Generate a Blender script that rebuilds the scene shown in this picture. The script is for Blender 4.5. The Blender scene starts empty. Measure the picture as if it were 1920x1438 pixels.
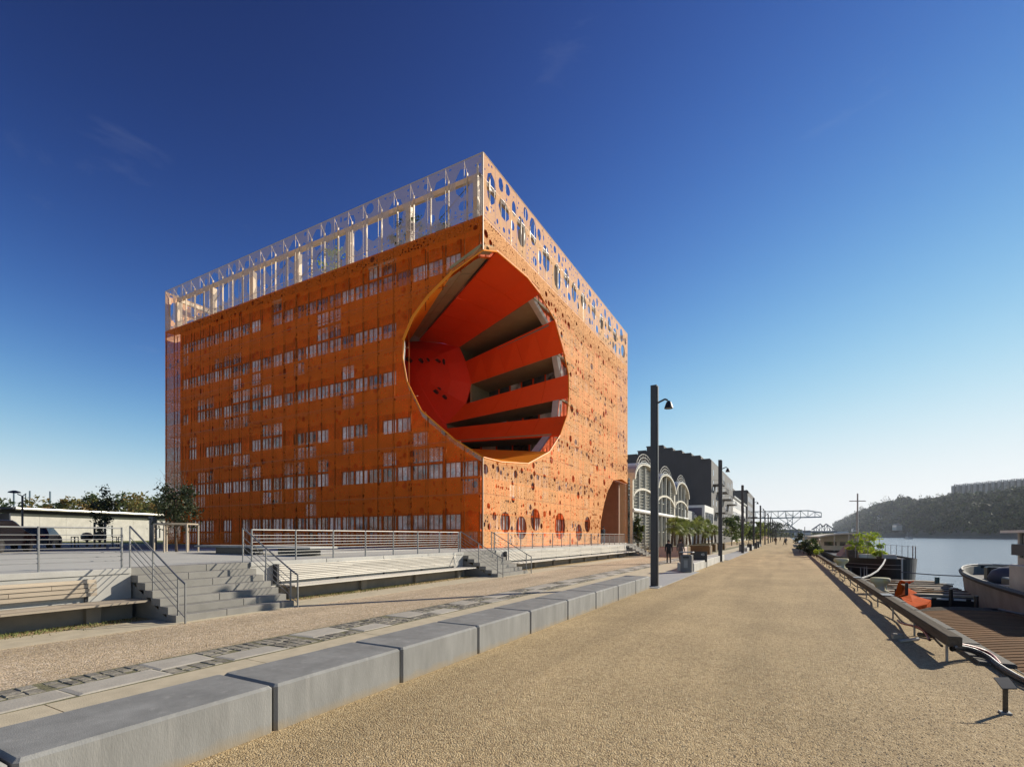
import bpy, math, random
import numpy as np
from mathutils import Vector, Matrix
from mathutils.geometry import delaunay_2d_cdt
random.seed(11)
rad = math.radians
HAZE = True
S = bpy.context.scene
COL = S.collection
# ------------------------------------------------------------------ camera
CAMH = 2.0
cs, cc = math.sin(rad(28.9)), math.cos(rad(28.9))
cam_d = bpy.data.cameras.new('camera'); cam = bpy.data.objects.new('camera', cam_d); COL.objects.link(cam)
cam.location = (0, 0, CAMH); cam.rotation_euler = (rad(90), 0, rad(28.9))
cam_d.sensor_width = 36; cam_d.lens = 17.55; cam_d.shift_y = 0.149
cam_d.clip_start = 0.1; cam_d.clip_end = 20000
S.camera = cam
# ------------------------------------------------------------------ light
EXPO, SKYS = 0.35, 0.1
SUN_AZ = (0.585, 0.811); SUN_EL = rad(26.5)
world = bpy.data.worlds.new('World'); S.world = world; world.use_nodes = True
wn = world.node_tree; wn.nodes.clear()
sky = wn.nodes.new('ShaderNodeTexSky'); sky.sky_type = 'NISHITA'; sky.sun_disc = False
sky.sun_elevation = SUN_EL; sky.sun_rotation = math.atan2(SUN_AZ[0], SUN_AZ[1])
sky.altitude = 300; sky.air_density = 0.7; sky.dust_density = 0.0; sky.ozone_density = 3.0
gm = wn.nodes.new('ShaderNodeGamma'); gm.inputs['Gamma'].default_value = 3.03
bg = wn.nodes.new('ShaderNodeBackground'); bg.inputs['Strength'].default_value = SKYS
wo = wn.nodes.new('ShaderNodeOutputWorld')
# thin cirrus high in the sky
tc = wn.nodes.new('ShaderNodeTexCoord'); mp = wn.nodes.new('ShaderNodeMapping')
mp.inputs['Scale'].default_value = (1.2, 3.5, 9); mp.inputs['Location'].default_value = (4.3, 1.7, 2.2); mp.inputs['Rotation'].default_value = (0.2, 0.3, 0.5)
nz = wn.nodes.new('ShaderNodeTexNoise'); nz.inputs['Scale'].default_value = 1.7; nz.inputs['Detail'].default_value = 9; nz.inputs['Roughness'].default_value = .62; nz.inputs['Distortion'].default_value = .5
cr = wn.nodes.new('ShaderNodeMapRange'); cr.inputs[1].default_value = .62; cr.inputs[2].default_value = .95; cr.inputs[4].default_value = .08
mx = wn.nodes.new('ShaderNodeMixRGB'); mx.blend_type = 'MIX'; mx.inputs[2].default_value = (6.5, 6.9, 7.4, 1)
L = wn.links.new
L(tc.outputs['Generated'], mp.inputs[0]); L(mp.outputs[0], nz.inputs[0]); L(nz.outputs[0], cr.inputs[0])
def vm(op, a, b):
    n = wn.nodes.new('ShaderNodeVectorMath'); n.operation = op
    for k, x in enumerate((a, b)):
        if isinstance(x, tuple): n.inputs[k].default_value = x
        else: L(x, n.inputs[k])
    return n.outputs[0]
# film-like response of the whole sky: deep zenith, soft shoulder at the horizon
g0 = vm('MULTIPLY', sky.outputs[0], (.455, .368, .306)); L(g0, gm.inputs[0])
sh = vm('DIVIDE', gm.outputs[0], vm('ADD', vm('MULTIPLY', gm.outputs[0], (1.06, 1.06, 1.06)), (1, 1, 1)))
kk = 1/(SKYS*2**EXPO)
L(vm('MULTIPLY', sh, (kk, kk, kk)), mx.inputs[1]); L(cr.outputs[0], mx.inputs[0])
L(mx.outputs[0], bg.inputs[0]); L(bg.outputs[0], wo.inputs[0])
sun_d = bpy.data.lights.new('sun', 'SUN'); sun = bpy.data.objects.new('sun', sun_d); COL.objects.link(sun)
sun_d.energy = 5.0; sun_d.angle = rad(0.5); sun_d.color = (1.0, 0.91, 0.76)
ce = math.cos(SUN_EL)
sun.rotation_euler = Vector((SUN_AZ[0]*ce, SUN_AZ[1]*ce, math.sin(SUN_EL))).to_track_quat('Z', 'Y').to_euler()
vs = S.view_settings; vs.view_transform = 'Standard'; vs.look = 'None'; vs.exposure = EXPO; vs.gamma = 1.0; vs.use_curve_mapping = False
try:
    S.cycles.transparent_max_bounces = 24; S.cycles.max_bounces = 8; S.cycles.diffuse_bounces = 4
except Exception: pass

# ------------------------------------------------------------------ helpers
def ray(u): return (u-960)/936.0
def PF(x, y): return -cs*x + cc*y
def atX(u, x):                       # point of the photograph column u on the plane X = x -> Y
    k = ray(u); return x*(-cs*k-cc)/(cs-cc*k)
def atY(u, y):
    k = ray(u); return y*(cc*k-cs)/(cc+cs*k)
def zat(v, x, y): return CAMH+(1005-v)/936.0*PF(x, y)
def onX(u, v, x):
    y = atX(u, x); return Vector((x, y, zat(v, x, y)))
def onY(u, v, y):
    x = atY(u, y); return Vector((x, y, zat(v, x, y)))
def atD(u, v, d):
    l = ray(u)*d; return Vector((-cs*d+cc*l, cc*d+cs*l, CAMH+(1005-v)/936.0*d))
def gnd(u, v, z=0):
    d = (CAMH-z)*936.0/(v-1005); p = atD(u, v, d); p.z = z; return p

def root_off(o):
    v = Vector((0, 0, 0))
    while o is not None:
        v += o.location; o = o.parent
    return v
KIDS = {}
def kids(o): return KIDS.get(o.name, [])
def adopt(o, p):
    o.parent = p
    if p is not None: KIDS.setdefault(p.name, []).append(o)
class MB:
    def __init__(s): s.v = []; s.f = []; s.m = []
    def add(s, vs_, fs, mi=0):
        b = len(s.v); s.v += [tuple(p) for p in vs_]
        for f in fs: s.f.append(tuple(i+b for i in f)); s.m.append(mi)
        return s
    def box(s, x0, x1, y0, y1, z0, z1, mi=0):
        return s.add([(x0,y0,z0),(x1,y0,z0),(x1,y1,z0),(x0,y1,z0),(x0,y0,z1),(x1,y0,z1),(x1,y1,z1),(x0,y1,z1)],
              [(0,3,2,1),(4,5,6,7),(0,1,5,4),(1,2,6,5),(2,3,7,6),(3,0,4,7)], mi)
    def bbox(s, x0, x1, y0, y1, z0, z1, b=.02, mi=0):   # box with chamfered top and vertical edges
        n = len(s.v)
        def ring(x0, x1, y0, y1, z, c): return [(x0+c,y0,z),(x1-c,y0,z),(x1,y0+c,z),(x1,y1-c,z),(x1-c,y1,z),(x0+c,y1,z),(x0,y1-c,z),(x0,y0+c,z)]
        v = ring(x0,x1,y0,y1,z0,b)+ring(x0,x1,y0,y1,z1-b,b)+ring(x0+b,x1-b,y0+b,y1-b,z1,b*.6)
        f = [tuple(range(7,-1,-1)), tuple(range(16,24))]
        for r in (0, 8):
            for i in range(8): j = (i+1) % 8; f.append((r+i, r+j, r+8+j, r+8+i))
        return s.add(v, f, mi)
    def quad(s, a, b, c, d, mi=0): return s.add([a,b,c,d], [(0,1,2,3)], mi)
    def poly(s, pts, mi=0): return s.add(pts, [tuple(range(len(pts)))], mi)
    def prism(s, pts, off, mi=0):
        n = len(pts); off = Vector(off); p2 = [Vector(p)+off for p in pts]
        f = [tuple(range(n)), tuple(range(2*n-1, n-1, -1))]
        for i in range(n): j = (i+1) % n; f.append((j, i, n+i, n+j))
        return s.add([tuple(p) for p in pts]+[tuple(p) for p in p2], f, mi)
    def tube(s, p, q, r, n=6, r2=None, mi=0, cap=True):
        p, q = Vector(p), Vector(q); d = q-p
        if d.length < 1e-6: return s
        r2 = r if r2 is None else r2
        a = d.orthogonal().normalized(); b = d.cross(a).normalized(); v = []
        if n == 4 and abs(d.normalized().z) > .99: a, b = Vector((1,1,0)).normalized(), Vector((-1,1,0)).normalized()
        for c, rr in ((p, r), (q, r2)):
            for i in range(n):
                t = 2*math.pi*i/n; v.append(c+a*math.cos(t)*rr+b*math.sin(t)*rr)
        f = [(i, (i+1) % n, n+(i+1) % n, n+i) for i in range(n)]
        if cap: f += [tuple(range(n-1, -1, -1)), tuple(range(n, 2*n))]
        return s.add(v, f, mi)
    def path(s, pts, r, n=6, mi=0):
        pts = [Vector(p) for p in pts]
        for i in range(len(pts)-1): s.tube(pts[i], pts[i+1], r, n, mi=mi, cap=False)
        return s
    def lathe(s, c, prof, n=16, mi=0):
        v = []; k = len(prof)
        for (r, z) in prof:
            for i in range(n):
                t = 2*math.pi*i/n; v.append((c[0]+r*math.cos(t), c[1]+r*math.sin(t), c[2]+z))
        f = []
        for j in range(k-1):
            for i in range(n): i2 = (i+1) % n; f.append((j*n+i, j*n+i2, (j+1)*n+i2, (j+1)*n+i))
        f += [tuple(range(n-1, -1, -1)), tuple(range((k-1)*n, k*n))]
        return s.add(v, f, mi)
    def build(s, name, mats, parent=None, smooth=False, kind=None, label=None):
        if not isinstance(mats, (list, tuple)): mats = [mats]
        off = root_off(parent) if parent is not None else Vector((0,0,0))
        me = bpy.data.meshes.new(name)
        me.from_pydata([(v[0]-off.x, v[1]-off.y, v[2]-off.z) for v in s.v], [], s.f)
        for m in mats: me.materials.append(m)
        if len(mats) > 1: me.polygons.foreach_set('material_index', s.m)
        if smooth: me.polygons.foreach_set('use_smooth', [True]*len(s.f))
        me.update()
        o = bpy.data.objects.new(name, me); COL.objects.link(o)
        if parent is not None: adopt(o, parent)
        if kind: o['kind'] = kind
        if label: o['label'] = label
        return o
def link_mesh(name, me, parent, loc=(0,0,0)):
    o = bpy.data.objects.new(name, me); COL.objects.link(o); adopt(o, parent); o.location = loc; return o
def tag(o, label, cat, group=None):
    o['label'] = label; o['category'] = cat
    if group: o['group'] = group
    return o
def thing(name, label, cat, loc=(0,0,0), group=None):
    o = bpy.data.objects.new(name, None); COL.objects.link(o); o.location = loc; o.empty_display_size = .2
    return tag(o, label, cat, group)
def copy_tree(o, parent=None, loc=None, rz=None, label=None, scale=None):
    c = o.copy(); COL.objects.link(c); adopt(c, parent)
    if loc is not None: c.location = loc
    if rz is not None: c.rotation_euler = (0, 0, rz)
    if scale is not None: c.scale = (scale,)*3 if not isinstance(scale, (tuple, list)) else scale
    if label: c['label'] = label
    for ch in list(kids(o)): copy_tree(ch, c)
    return c


# ------------------------------------------------------------------ materials
def newmat(name):
    m = bpy.data.materials.new(name); m.use_nodes = True; nt = m.node_tree
    return m, nt, nt.nodes['Principled BSDF'], nt.links.new
def pos_vec(nt, sc=(1,1,1)):
    g = nt.nodes.new('ShaderNodeNewGeometry'); mp = nt.nodes.new('ShaderNodeMapping'); mp.inputs['Scale'].default_value = sc
    nt.links.new(g.outputs['Position'], mp.inputs[0]); return mp.outputs[0]
def mat(name, col, rough=.6, var=.15, sc=2.0, bump=0, bsc=30, metal=0, spec=.5, rnd=0, stretch=(1,1,1), col2=None, trans=0):
    m, nt, b, K = newmat(name); N = nt.nodes.new
    b.inputs['Roughness'].default_value = rough; b.inputs['Metallic'].default_value = metal; b.inputs['Specular IOR Level'].default_value = spec
    pv = pos_vec(nt, stretch)
    n = N('ShaderNodeTexNoise'); n.inputs['Scale'].default_value = sc; n.inputs['Detail'].default_value = 6; n.inputs['Roughness'].default_value = .6; K(pv, n.inputs[0])
    r = N('ShaderNodeMapRange'); r.inputs[1].default_value = .3; r.inputs[2].default_value = .7; K(n.outputs[0], r.inputs[0])
    mx = N('ShaderNodeMixRGB'); K(r.outputs[0], mx.inputs[0])
    mx.inputs[1].default_value = (*[c*(1-var) for c in col], 1)
    mx.inputs[2].default_value = (*(col2 if col2 else [min(1, c*(1+var)) for c in col]), 1)
    out = mx.outputs[0]
    if rnd:
        oi = N('ShaderNodeObjectInfo'); mr = N('ShaderNodeMapRange'); mr.inputs[3].default_value = 1-rnd; mr.inputs[4].default_value = 1+rnd
        K(oi.outputs['Random'], mr.inputs[0]); mm = N('ShaderNodeMixRGB'); mm.blend_type = 'MULTIPLY'; mm.inputs[0].default_value = 1
        K(out, mm.inputs[1]); K(mr.outputs[0], mm.inputs[2]); out = mm.outputs[0]
    K(out, b.inputs['Base Color'])
    if bump:
        n2 = N('ShaderNodeTexNoise'); n2.inputs['Scale'].default_value = bsc; n2.inputs['Detail'].default_value = 5; K(pv, n2.inputs[0])
        bp = N('ShaderNodeBump'); bp.inputs['Strength'].default_value = 1; bp.inputs['Distance'].default_value = bump; K(n2.outputs[0], bp.inputs['Height']); K(bp.outputs[0], b.inputs['Normal'])
    if trans:
        tr = N('ShaderNodeBsdfTranslucent'); K(out, tr.inputs[0]); ms = N('ShaderNodeMixShader'); ms.inputs[0].default_value = trans
        K(b.outputs[0], ms.inputs[1]); K(tr.outputs[0], ms.inputs[2]); K(ms.outputs[0], nt.nodes['Material Output'].inputs[0])
    return m
def gravel_mat(name, cols, grain=70, patch=.25):
    m, nt, b, K = newmat(name); N = nt.nodes.new
    b.inputs['Roughness'].default_value = .9; b.inputs['Specular IOR Level'].default_value = .2
    pv = pos_vec(nt, (1,1,.3))
    outs = []
    for i, g in enumerate((grain, grain*.33)):
        vo = N('ShaderNodeTexVoronoi'); vo.inputs['Scale'].default_value = g; vo.inputs['Randomness'].default_value = 1; K(pv, vo.inputs['Vector'])
        sp = N('ShaderNodeSeparateColor'); K(vo.outputs['Color'], sp.inputs[0])
        cr = N('ShaderNodeValToRGB'); cr.color_ramp.interpolation = 'CONSTANT'
        el = cr.color_ramp.elements; el[0].position = 0; el[0].color = (*cols[0], 1); el[1].position = 1/len(cols); el[1].color = (*cols[1], 1)
        for j in range(2, len(cols)): e = el.new(j/len(cols)); e.color = (*cols[j], 1)
        K(sp.outputs[0], cr.inputs[0]); outs.append((vo, cr))
    mx = N('ShaderNodeMixRGB'); mx.inputs[0].default_value = .35; K(outs[0][1].outputs[0], mx.inputs[1]); K(outs[1][1].outputs[0], mx.inputs[2])
    n = N('ShaderNodeTexNoise'); n.inputs['Scale'].default_value = .35; n.inputs['Detail'].default_value = 7; n.inputs['Roughness'].default_value = .65; K(pv, n.inputs[0])
    r = N('ShaderNodeMapRange'); r.inputs[1].default_value = .3; r.inputs[2].default_value = .7; r.inputs[3].default_value = 1-patch; r.inputs[4].default_value = 1+patch; K(n.outputs[0], r.inputs[0])
    mm = N('ShaderNodeMixRGB'); mm.blend_type = 'MULTIPLY'; mm.inputs[0].default_value = 1; K(mx.outputs[0], mm.inputs[1]); K(r.outputs[0], mm.inputs[2])
    # broad wear: trodden and swept bands running along the walk
    g2 = N('ShaderNodeNewGeometry'); m2 = N('ShaderNodeMapping'); m2.inputs['Scale'].default_value = (1.1, .09, 1); K(g2.outputs['Position'], m2.inputs[0])
    n4 = N('ShaderNodeTexNoise'); n4.inputs['Scale'].default_value = .8; n4.inputs['Detail'].default_value = 5; n4.inputs['Distortion'].default_value = .6; K(m2.outputs[0], n4.inputs[0])
    r4 = N('ShaderNodeMapRange'); r4.inputs[1].default_value = .35; r4.inputs[2].default_value = .68; r4.inputs[3].default_value = .86; r4.inputs[4].default_value = 1.10; K(n4.outputs[0], r4.inputs[0])
    m5 = N('ShaderNodeMixRGB'); m5.blend_type = 'MULTIPLY'; m5.inputs[0].default_value = 1; K(mm.outputs[0], m5.inputs[1]); K(r4.outputs[0], m5.inputs[2])
    K(m5.outputs[0], b.inputs['Base Color'])
    n3 = N('ShaderNodeTexNoise'); n3.inputs['Scale'].default_value = 9; n3.inputs['Detail'].default_value = 6; K(pv, n3.inputs[0])
    ad = N('ShaderNodeMath'); ad.operation = 'MULTIPLY_ADD'; ad.inputs[1].default_value = 1.2; K(n3.outputs[0], ad.inputs[0]); K(outs[0][0].outputs['Distance'], ad.inputs[2])
    bp = N('ShaderNodeBump'); bp.invert = True; bp.inputs['Strength'].default_value = .8; bp.inputs['Distance'].default_value = .012; K(ad.outputs[0], bp.inputs['Height']); K(bp.outputs[0], b.inputs['Normal'])
    return m
M = {}
M['gravel'] = gravel_mat('gravel_tan', [(.49,.37,.20),(.39,.285,.15),(.60,.47,.28),(.29,.205,.11),(.53,.40,.22),(.43,.31,.165)], 66, .15)
M['gravel2'] = gravel_mat('gravel_pink', [(.53,.42,.28),(.44,.34,.23),(.66,.55,.41),(.30,.23,.15),(.60,.46,.30)], 42, .12)
M['sand'] = mat('sand_concrete', (.50,.43,.30), .9, .12, 3, .004, 60)
M['concrete'] = mat('concrete_precast', (.225,.225,.212), .8, .20, 2.2, .003, 60, rnd=.06, stretch=(1.6,1.6,.45))
def weather(m):
    # splashed soil along the foot, pores and run-off stains
    nt = m.node_tree; b = nt.nodes['Principled BSDF']; K = nt.links.new; N = nt.nodes.new
    src = b.inputs['Base Color'].links[0].from_socket; g = N('ShaderNodeNewGeometry'); sx = N('ShaderNodeSeparateXYZ'); K(g.outputs['Position'], sx.inputs[0])
    n = N('ShaderNodeTexNoise'); n.inputs['Scale'].default_value = 5; n.inputs['Detail'].default_value = 6; K(g.outputs['Position'], n.inputs[0])
    a = N('ShaderNodeMath'); a.operation = 'MULTIPLY_ADD'; a.inputs[1].default_value = -.16; K(n.outputs[0], a.inputs[0]); K(sx.outputs[2], a.inputs[2])
    r = N('ShaderNodeMapRange'); r.inputs[1].default_value = -.09; r.inputs[2].default_value = .03; r.inputs[3].default_value = .75; r.inputs[4].default_value = 0; K(a.outputs[0], r.inputs[0])
    mx = N('ShaderNodeMixRGB'); K(r.outputs[0], mx.inputs[0]); K(src, mx.inputs[1]); mx.inputs[2].default_value = (.30,.23,.13,1)
    v = N('ShaderNodeTexVoronoi'); v.inputs['Scale'].default_value = 34; K(g.outputs['Position'], v.inputs['Vector'])
    p = N('ShaderNodeMapRange'); p.inputs[1].default_value = .06; p.inputs[2].default_value = .14; p.inputs[3].default_value = .6; p.inputs[4].default_value = 0; K(v.outputs['Distance'], p.inputs[0])
    n2 = N('ShaderNodeTexNoise'); n2.inputs['Scale'].default_value = 2.2; n2.inputs['Detail'].default_value = 3; K(g.outputs['Position'], n2.inputs[0])
    r2 = N('ShaderNodeMapRange'); r2.inputs[1].default_value = .45; r2.inputs[2].default_value = .7; K(n2.outputs[0], r2.inputs[0])
    mu = N('ShaderNodeMath'); mu.operation = 'MULTIPLY'; K(p.outputs[0], mu.inputs[0]); K(r2.outputs[0], mu.inputs[1])
    m2 = N('ShaderNodeMixRGB'); K(mu.outputs[0], m2.inputs[0]); K(mx.outputs[0], m2.inputs[1]); m2.inputs[2].default_value = (.07,.065,.055,1)
    mp = N('ShaderNodeMapping'); mp.inputs['Scale'].default_value = (5, 5, .25); K(g.outputs['Position'], mp.inputs[0])
    n3 = N('ShaderNodeTexNoise'); n3.inputs['Scale'].default_value = 1.6; n3.inputs['Detail'].default_value = 5; K(mp.outputs[0], n3.inputs[0])
    r3 = N('ShaderNodeMapRange'); r3.inputs[1].default_value = .58; r3.inputs[2].default_value = .78; r3.inputs[4].default_value = .45; K(n3.outputs[0], r3.inputs[0])
    m3 = N('ShaderNodeMixRGB'); K(r3.outputs[0], m3.inputs[0]); K(m2.outputs[0], m3.inputs[1]); m3.inputs[2].default_value = (.40,.39,.36,1); K(m3.outputs[0], b.inputs['Base Color'])
weather(M['concrete'])
M['conc_pale'] = mat('concrete_pale', (.45,.44,.40), .8, .12, 1.3, .002, 50, rnd=.04)
M['step'] = mat('step_stone', (.235,.225,.20), .8, .12, 2.5, .003, 50, rnd=.08)
M['slab'] = mat('paving_slab', (.40,.37,.31), .8, .12, 4, .004, 40, rnd=.1)
M['cobble'] = mat('cobble_stone', (.22,.20,.16), .85, .35, 9, .01, 30, rnd=.3)
M['moss'] = mat('joint_soil', (.16,.15,.08), .95, .4, 12, .01, 40)
M['plaza'] = mat('plaza_paving', (.47,.46,.41), .8, .08, .7, .002, 40)
M['bench'] = mat('bench_board', (.62,.58,.50), .65, .14, 6, .003, 30, rnd=.16, stretch=(1,.08,6))
M['bench_old'] = mat('bench_board_weathered', (.42,.35,.26), .7, .22, 6, .003, 30, rnd=.16, stretch=(1,.08,6))
M['steel'] = mat('galvanised_steel', (.27,.27,.26), .5, .1, 5, metal=.5)
M['darksteel'] = mat('dark_painted_steel', (.045,.045,.048), .45, .12, 3, spec=.4)
M['black'] = mat('black_paint', (.012,.013,.015), .35, .1, 3)
M['rubber'] = mat('black_rubber', (.015,.015,.015), .7, .2, 6)
M['white'] = mat('white_paint', (.72,.71,.67), .5, .06, 1.5)
M['cream'] = mat('cream_paint', (.58,.54,.44), .55, .08, 2)
M['glass'] = mat('dark_glass', (.03,.035,.04), .06, .1, 1, spec=.9)
M['olive'] = mat('raw_concrete_soffit', (.30,.25,.14), .8, .12, 1.2, .002, 30)
M['brown'] = mat('brown_render', (.24,.13,.075), .8, .1, 1.5)
M['red'] = mat('red_orange_paint', (.84,.085,.008), .5, .05, .5, spec=.3)  # cone's orange paint, with the red of inter-reflected light put into the colour
M['redcap'] = mat('orange_paint_bounce_deep_red', (.92,.060,.022), .6, .06, .5, spec=.2)  # same paint on the end wall, reddened and brightened to carry bounce light
M['orange'] = mat('orange_paint', (.85,.27,.010), .5, .06, .5, spec=.3, rnd=.05)
M['clad'] = mat('orange_cladding', (.74,.110,.003), .6, .3, 1.4, spec=.12)
M['beige'] = mat('beige_steel', (.55,.42,.28), .5, .08, 2)
M['dkorange'] = mat('orange_steel_frame', (.38,.10,.02), .5, .15, 2)
M['water'] = None

def skin_mat(name, col, openness, band=0, d1p=(-.28,.30), d2p=(.05,.42)):
    m, nt, b, K = newmat(name); N = nt.nodes.new
    b.inputs['Roughness'].default_value = .8; b.inputs['Metallic'].default_value = 0; b.inputs['Specular IOR Level'].default_value = .08
    pv = pos_vec(nt)
    n = N('ShaderNodeTexNoise'); n.inputs['Scale'].default_value = .8; n.inputs['Detail'].default_value = 4; K(pv, n.inputs[0])
    mx = N('ShaderNodeMixRGB'); mx.inputs[1].default_value = (*[c*.88 for c in col], 1); mx.inputs[2].default_value = (*[min(1,c*1.12) for c in col], 1); K(n.outputs[0], mx.inputs[0]); K(mx.outputs[0], b.inputs['Base Color'])
    t = N('ShaderNodeBsdfTransparent')
    def dots(scale, lo, hi):
        v = N('ShaderNodeTexVoronoi'); v.inputs['Scale'].default_value = scale; K(pv, v.inputs['Vector'])
        s = N('ShaderNodeSeparateColor'); K(v.outputs['Color'], s.inputs[0])
        r = N('ShaderNodeMapRange'); r.inputs[3].default_value = lo; r.inputs[4].default_value = hi; K(s.outputs[0], r.inputs[0])
        c = N('ShaderNodeMath'); c.operation = 'GREATER_THAN'; K(v.outputs['Distance'], c.inputs[0]); K(r.outputs[0], c.inputs[1]); return c.outputs[0]
    d1 = dots(4.0, *d1p); d2 = dots(16, *d2p)
    mn = N('ShaderNodeMath'); mn.operation = 'MINIMUM'; K(d1, mn.inputs[0]); K(d2, mn.inputs[1])
    ml = N('ShaderNodeMath'); ml.operation = 'MULTIPLY'; ml.inputs[1].default_value = 1-openness; K(mn.outputs[0], ml.inputs[0])
    if band:      # the sheet is punched more densely in front of the window rows of each storey
        sx = N('ShaderNodeSeparateXYZ'); K(pv, sx.inputs[0])
        def mth(op, a, v): q = N('ShaderNodeMath'); q.operation = op; K(a, q.inputs[0]); q.inputs[1].default_value = v; return q.outputs[0]
        fr = mth('FRACT', mth('DIVIDE', mth('SUBTRACT', sx.outputs[2], 1.2), 21.4/6), 0)
        bd = mth('LESS_THAN', mth('ABSOLUTE', mth('SUBTRACT', fr, .5), 0), .175)
        K(mth('SUBTRACT', mth('MULTIPLY', bd, -band), -(1-openness)), ml.inputs[1])
    ms = N('ShaderNodeMixShader'); K(ml.outputs[0], ms.inputs[0]); K(t.outputs[0], ms.inputs[1]); K(b.outputs[0], ms.inputs[2])
    K(ms.outputs[0], nt.nodes['Material Output'].inputs[0]); return m
M['skin'] = skin_mat('perforated_skin_sunlit', (.96,.48,.21), .30, .09, (-.16,.30), (-.05,.40))  # right facade copy: paler, with the sunlight put into the sheet colour
M['skinL'] = skin_mat('perforated_skin_open_shaded', (.99,.185,.014), .50, .27, (-.16,.36), (.0,.46))  # left facade copy: more open, redder tone put in for the shaded side
M['crown'] = skin_mat('crown_skin', (.70,.40,.20), .15, 0, (-.4,.16), (-.3,.3))  # right crown copy: warm sunlit tone put into the colour
M['crownL'] = skin_mat('crown_skin_shaded', (.58,.42,.36), .42, 0, (-.4,.16), (-.3,.3))  # left crown copy: lavender tone of the shade put into the colour
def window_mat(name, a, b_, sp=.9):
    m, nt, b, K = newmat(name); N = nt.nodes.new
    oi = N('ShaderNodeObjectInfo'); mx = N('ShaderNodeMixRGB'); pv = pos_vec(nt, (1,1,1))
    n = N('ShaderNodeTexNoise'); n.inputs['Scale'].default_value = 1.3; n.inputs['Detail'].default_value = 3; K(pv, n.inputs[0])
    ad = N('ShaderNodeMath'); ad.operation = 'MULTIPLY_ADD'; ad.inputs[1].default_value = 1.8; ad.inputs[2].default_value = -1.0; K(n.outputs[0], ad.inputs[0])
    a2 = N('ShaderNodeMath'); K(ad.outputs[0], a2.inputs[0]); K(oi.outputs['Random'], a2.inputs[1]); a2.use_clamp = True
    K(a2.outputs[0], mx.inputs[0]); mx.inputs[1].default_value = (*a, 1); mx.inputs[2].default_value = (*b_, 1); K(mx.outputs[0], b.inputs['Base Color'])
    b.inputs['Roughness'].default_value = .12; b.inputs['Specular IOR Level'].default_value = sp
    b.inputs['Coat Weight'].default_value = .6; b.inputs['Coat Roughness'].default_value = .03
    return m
M['pane'] = window_mat('window_pane', (.05,.055,.06), (.92,.88,.86))  # pale tones cover blinds and bright reflections put into the base colour
M['pane_dark'] = window_mat('window_pane_dark', (.015,.018,.02), (.10,.11,.12))
# ================================================================== THE SETTING
ST = 'structure'
PZ = 1.2                       # height of the raised plaza
WX = -14.35                    # front of the plaza's retaining wall
QX = 3.0                       # quay edge
WZ = -1.4                      # river level
mb = MB(); mb.box(-9000, QX, -60, 9000, -4, 0); mb.build('quay_ground', M['gravel'], kind=ST)
# gravel lane behind the kerb (pinker stone), strips of sandy concrete either side
mb = MB(); mb.box(-12.1, -8.85, -20, 130, .0, .006); mb.build('gravel_lane', M['gravel2'], kind=ST)
mb = MB(); mb.box(-13.3, -12.1, -20, 130, .0, .012); mb.build('path', M['sand'], kind=ST)
mb = MB()
for i in range(60):
    y = -20+i*2.5; mb.box(-7.68, -5.2, y, y+2.485, .0, .014)
mb.build('concrete_strip', M['sand'], kind=ST)
mb = MB(); mb.box(-8.86, -7.68, -20, 130, 0, .016); mb.build('track_bed', M['moss'], kind=ST)
M['gapconc'] = mat('smooth_slab', (.34,.34,.33), .8, .08, 1.5)
mb = MB(); mb.box(-5.9, -4.32, 19.35, 29.4, 0, .02); mb.box(-5.9, -4.3, 45, 71.6, 0, .02); mb.box(-5.9, -4.3, 89.2, 94.8, 0, .02)
mb.build('pavement', M['gapconc'], kind=ST)
# the plaza
mb = MB()
mb.box(-400, WX-.06, -60, 54, -1, PZ); mb.box(-400, -17.6, 54, 62, -1, PZ-.004); mb.box(-400, -58, 62, 420, -1, PZ-.008)
mb.build('plaza', M['plaza'], kind=ST)
mb = MB(); mb.box(-60, -34, 3, 26.6, PZ, PZ+.004)
for k in range(9): pass
mb.build('plaza_apron', mat('plaza_dark_asphalt', (.13,.13,.135), .85, .12, 1.2, .002, 50), kind=ST)
mb = MB(); mb.box(-110, -50, 27, 70, PZ, PZ+.05); mb.build('lawn', mat('lawn_grass', (.16,.17,.045), .9, .3, 2, .02, 30), kind=ST)

# ---- paving slabs and cobbles of the old track
band = thing('paved_track', 'band of pale slabs and mossy cobbles set flush beside the sandy strip', 'paving', (-8.27, 10, 0))
rng = random.Random(5)
pieces = []
y = 1.0
far_slab, far_cob = MB(), MB()
def rock(mbx, x0, x1, y0, y1, h, j, mi=0):
    p = [(x0+rng.uniform(-j,j), y0+rng.uniform(-j,j)), (x1+rng.uniform(-j,j), y0+rng.uniform(-j,j)), (x1+rng.uniform(-j,j), y1+rng.uniform(-j,j)), (x0+rng.uniform(-j,j), y1+rng.uniform(-j,j))]
    c = (sum(a for a, b in p)/4, sum(b for a, b in p)/4); t = [rng.uniform(-.25,.25)*j for _ in p]
    b_ = [(a, b, 0) for a, b in p]; m_ = [(a, b, h-.012+q*.3) for (a, b), q in zip(p, t)]; t_ = [(c[0]+(a-c[0])*.9, c[1]+(b-c[1])*.9, h+q*.3) for (a, b), q in zip(p, t)]
    mbx.add(b_+m_+t_, [(0,1,5,4),(1,2,6,5),(2,3,7,6),(3,0,4,7),(4,5,9,8),(5,6,10,9),(6,7,11,10),(7,4,8,11),(8,9,10,11)], mi)
pi_ = 0
nslab = ncob = 0
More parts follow.
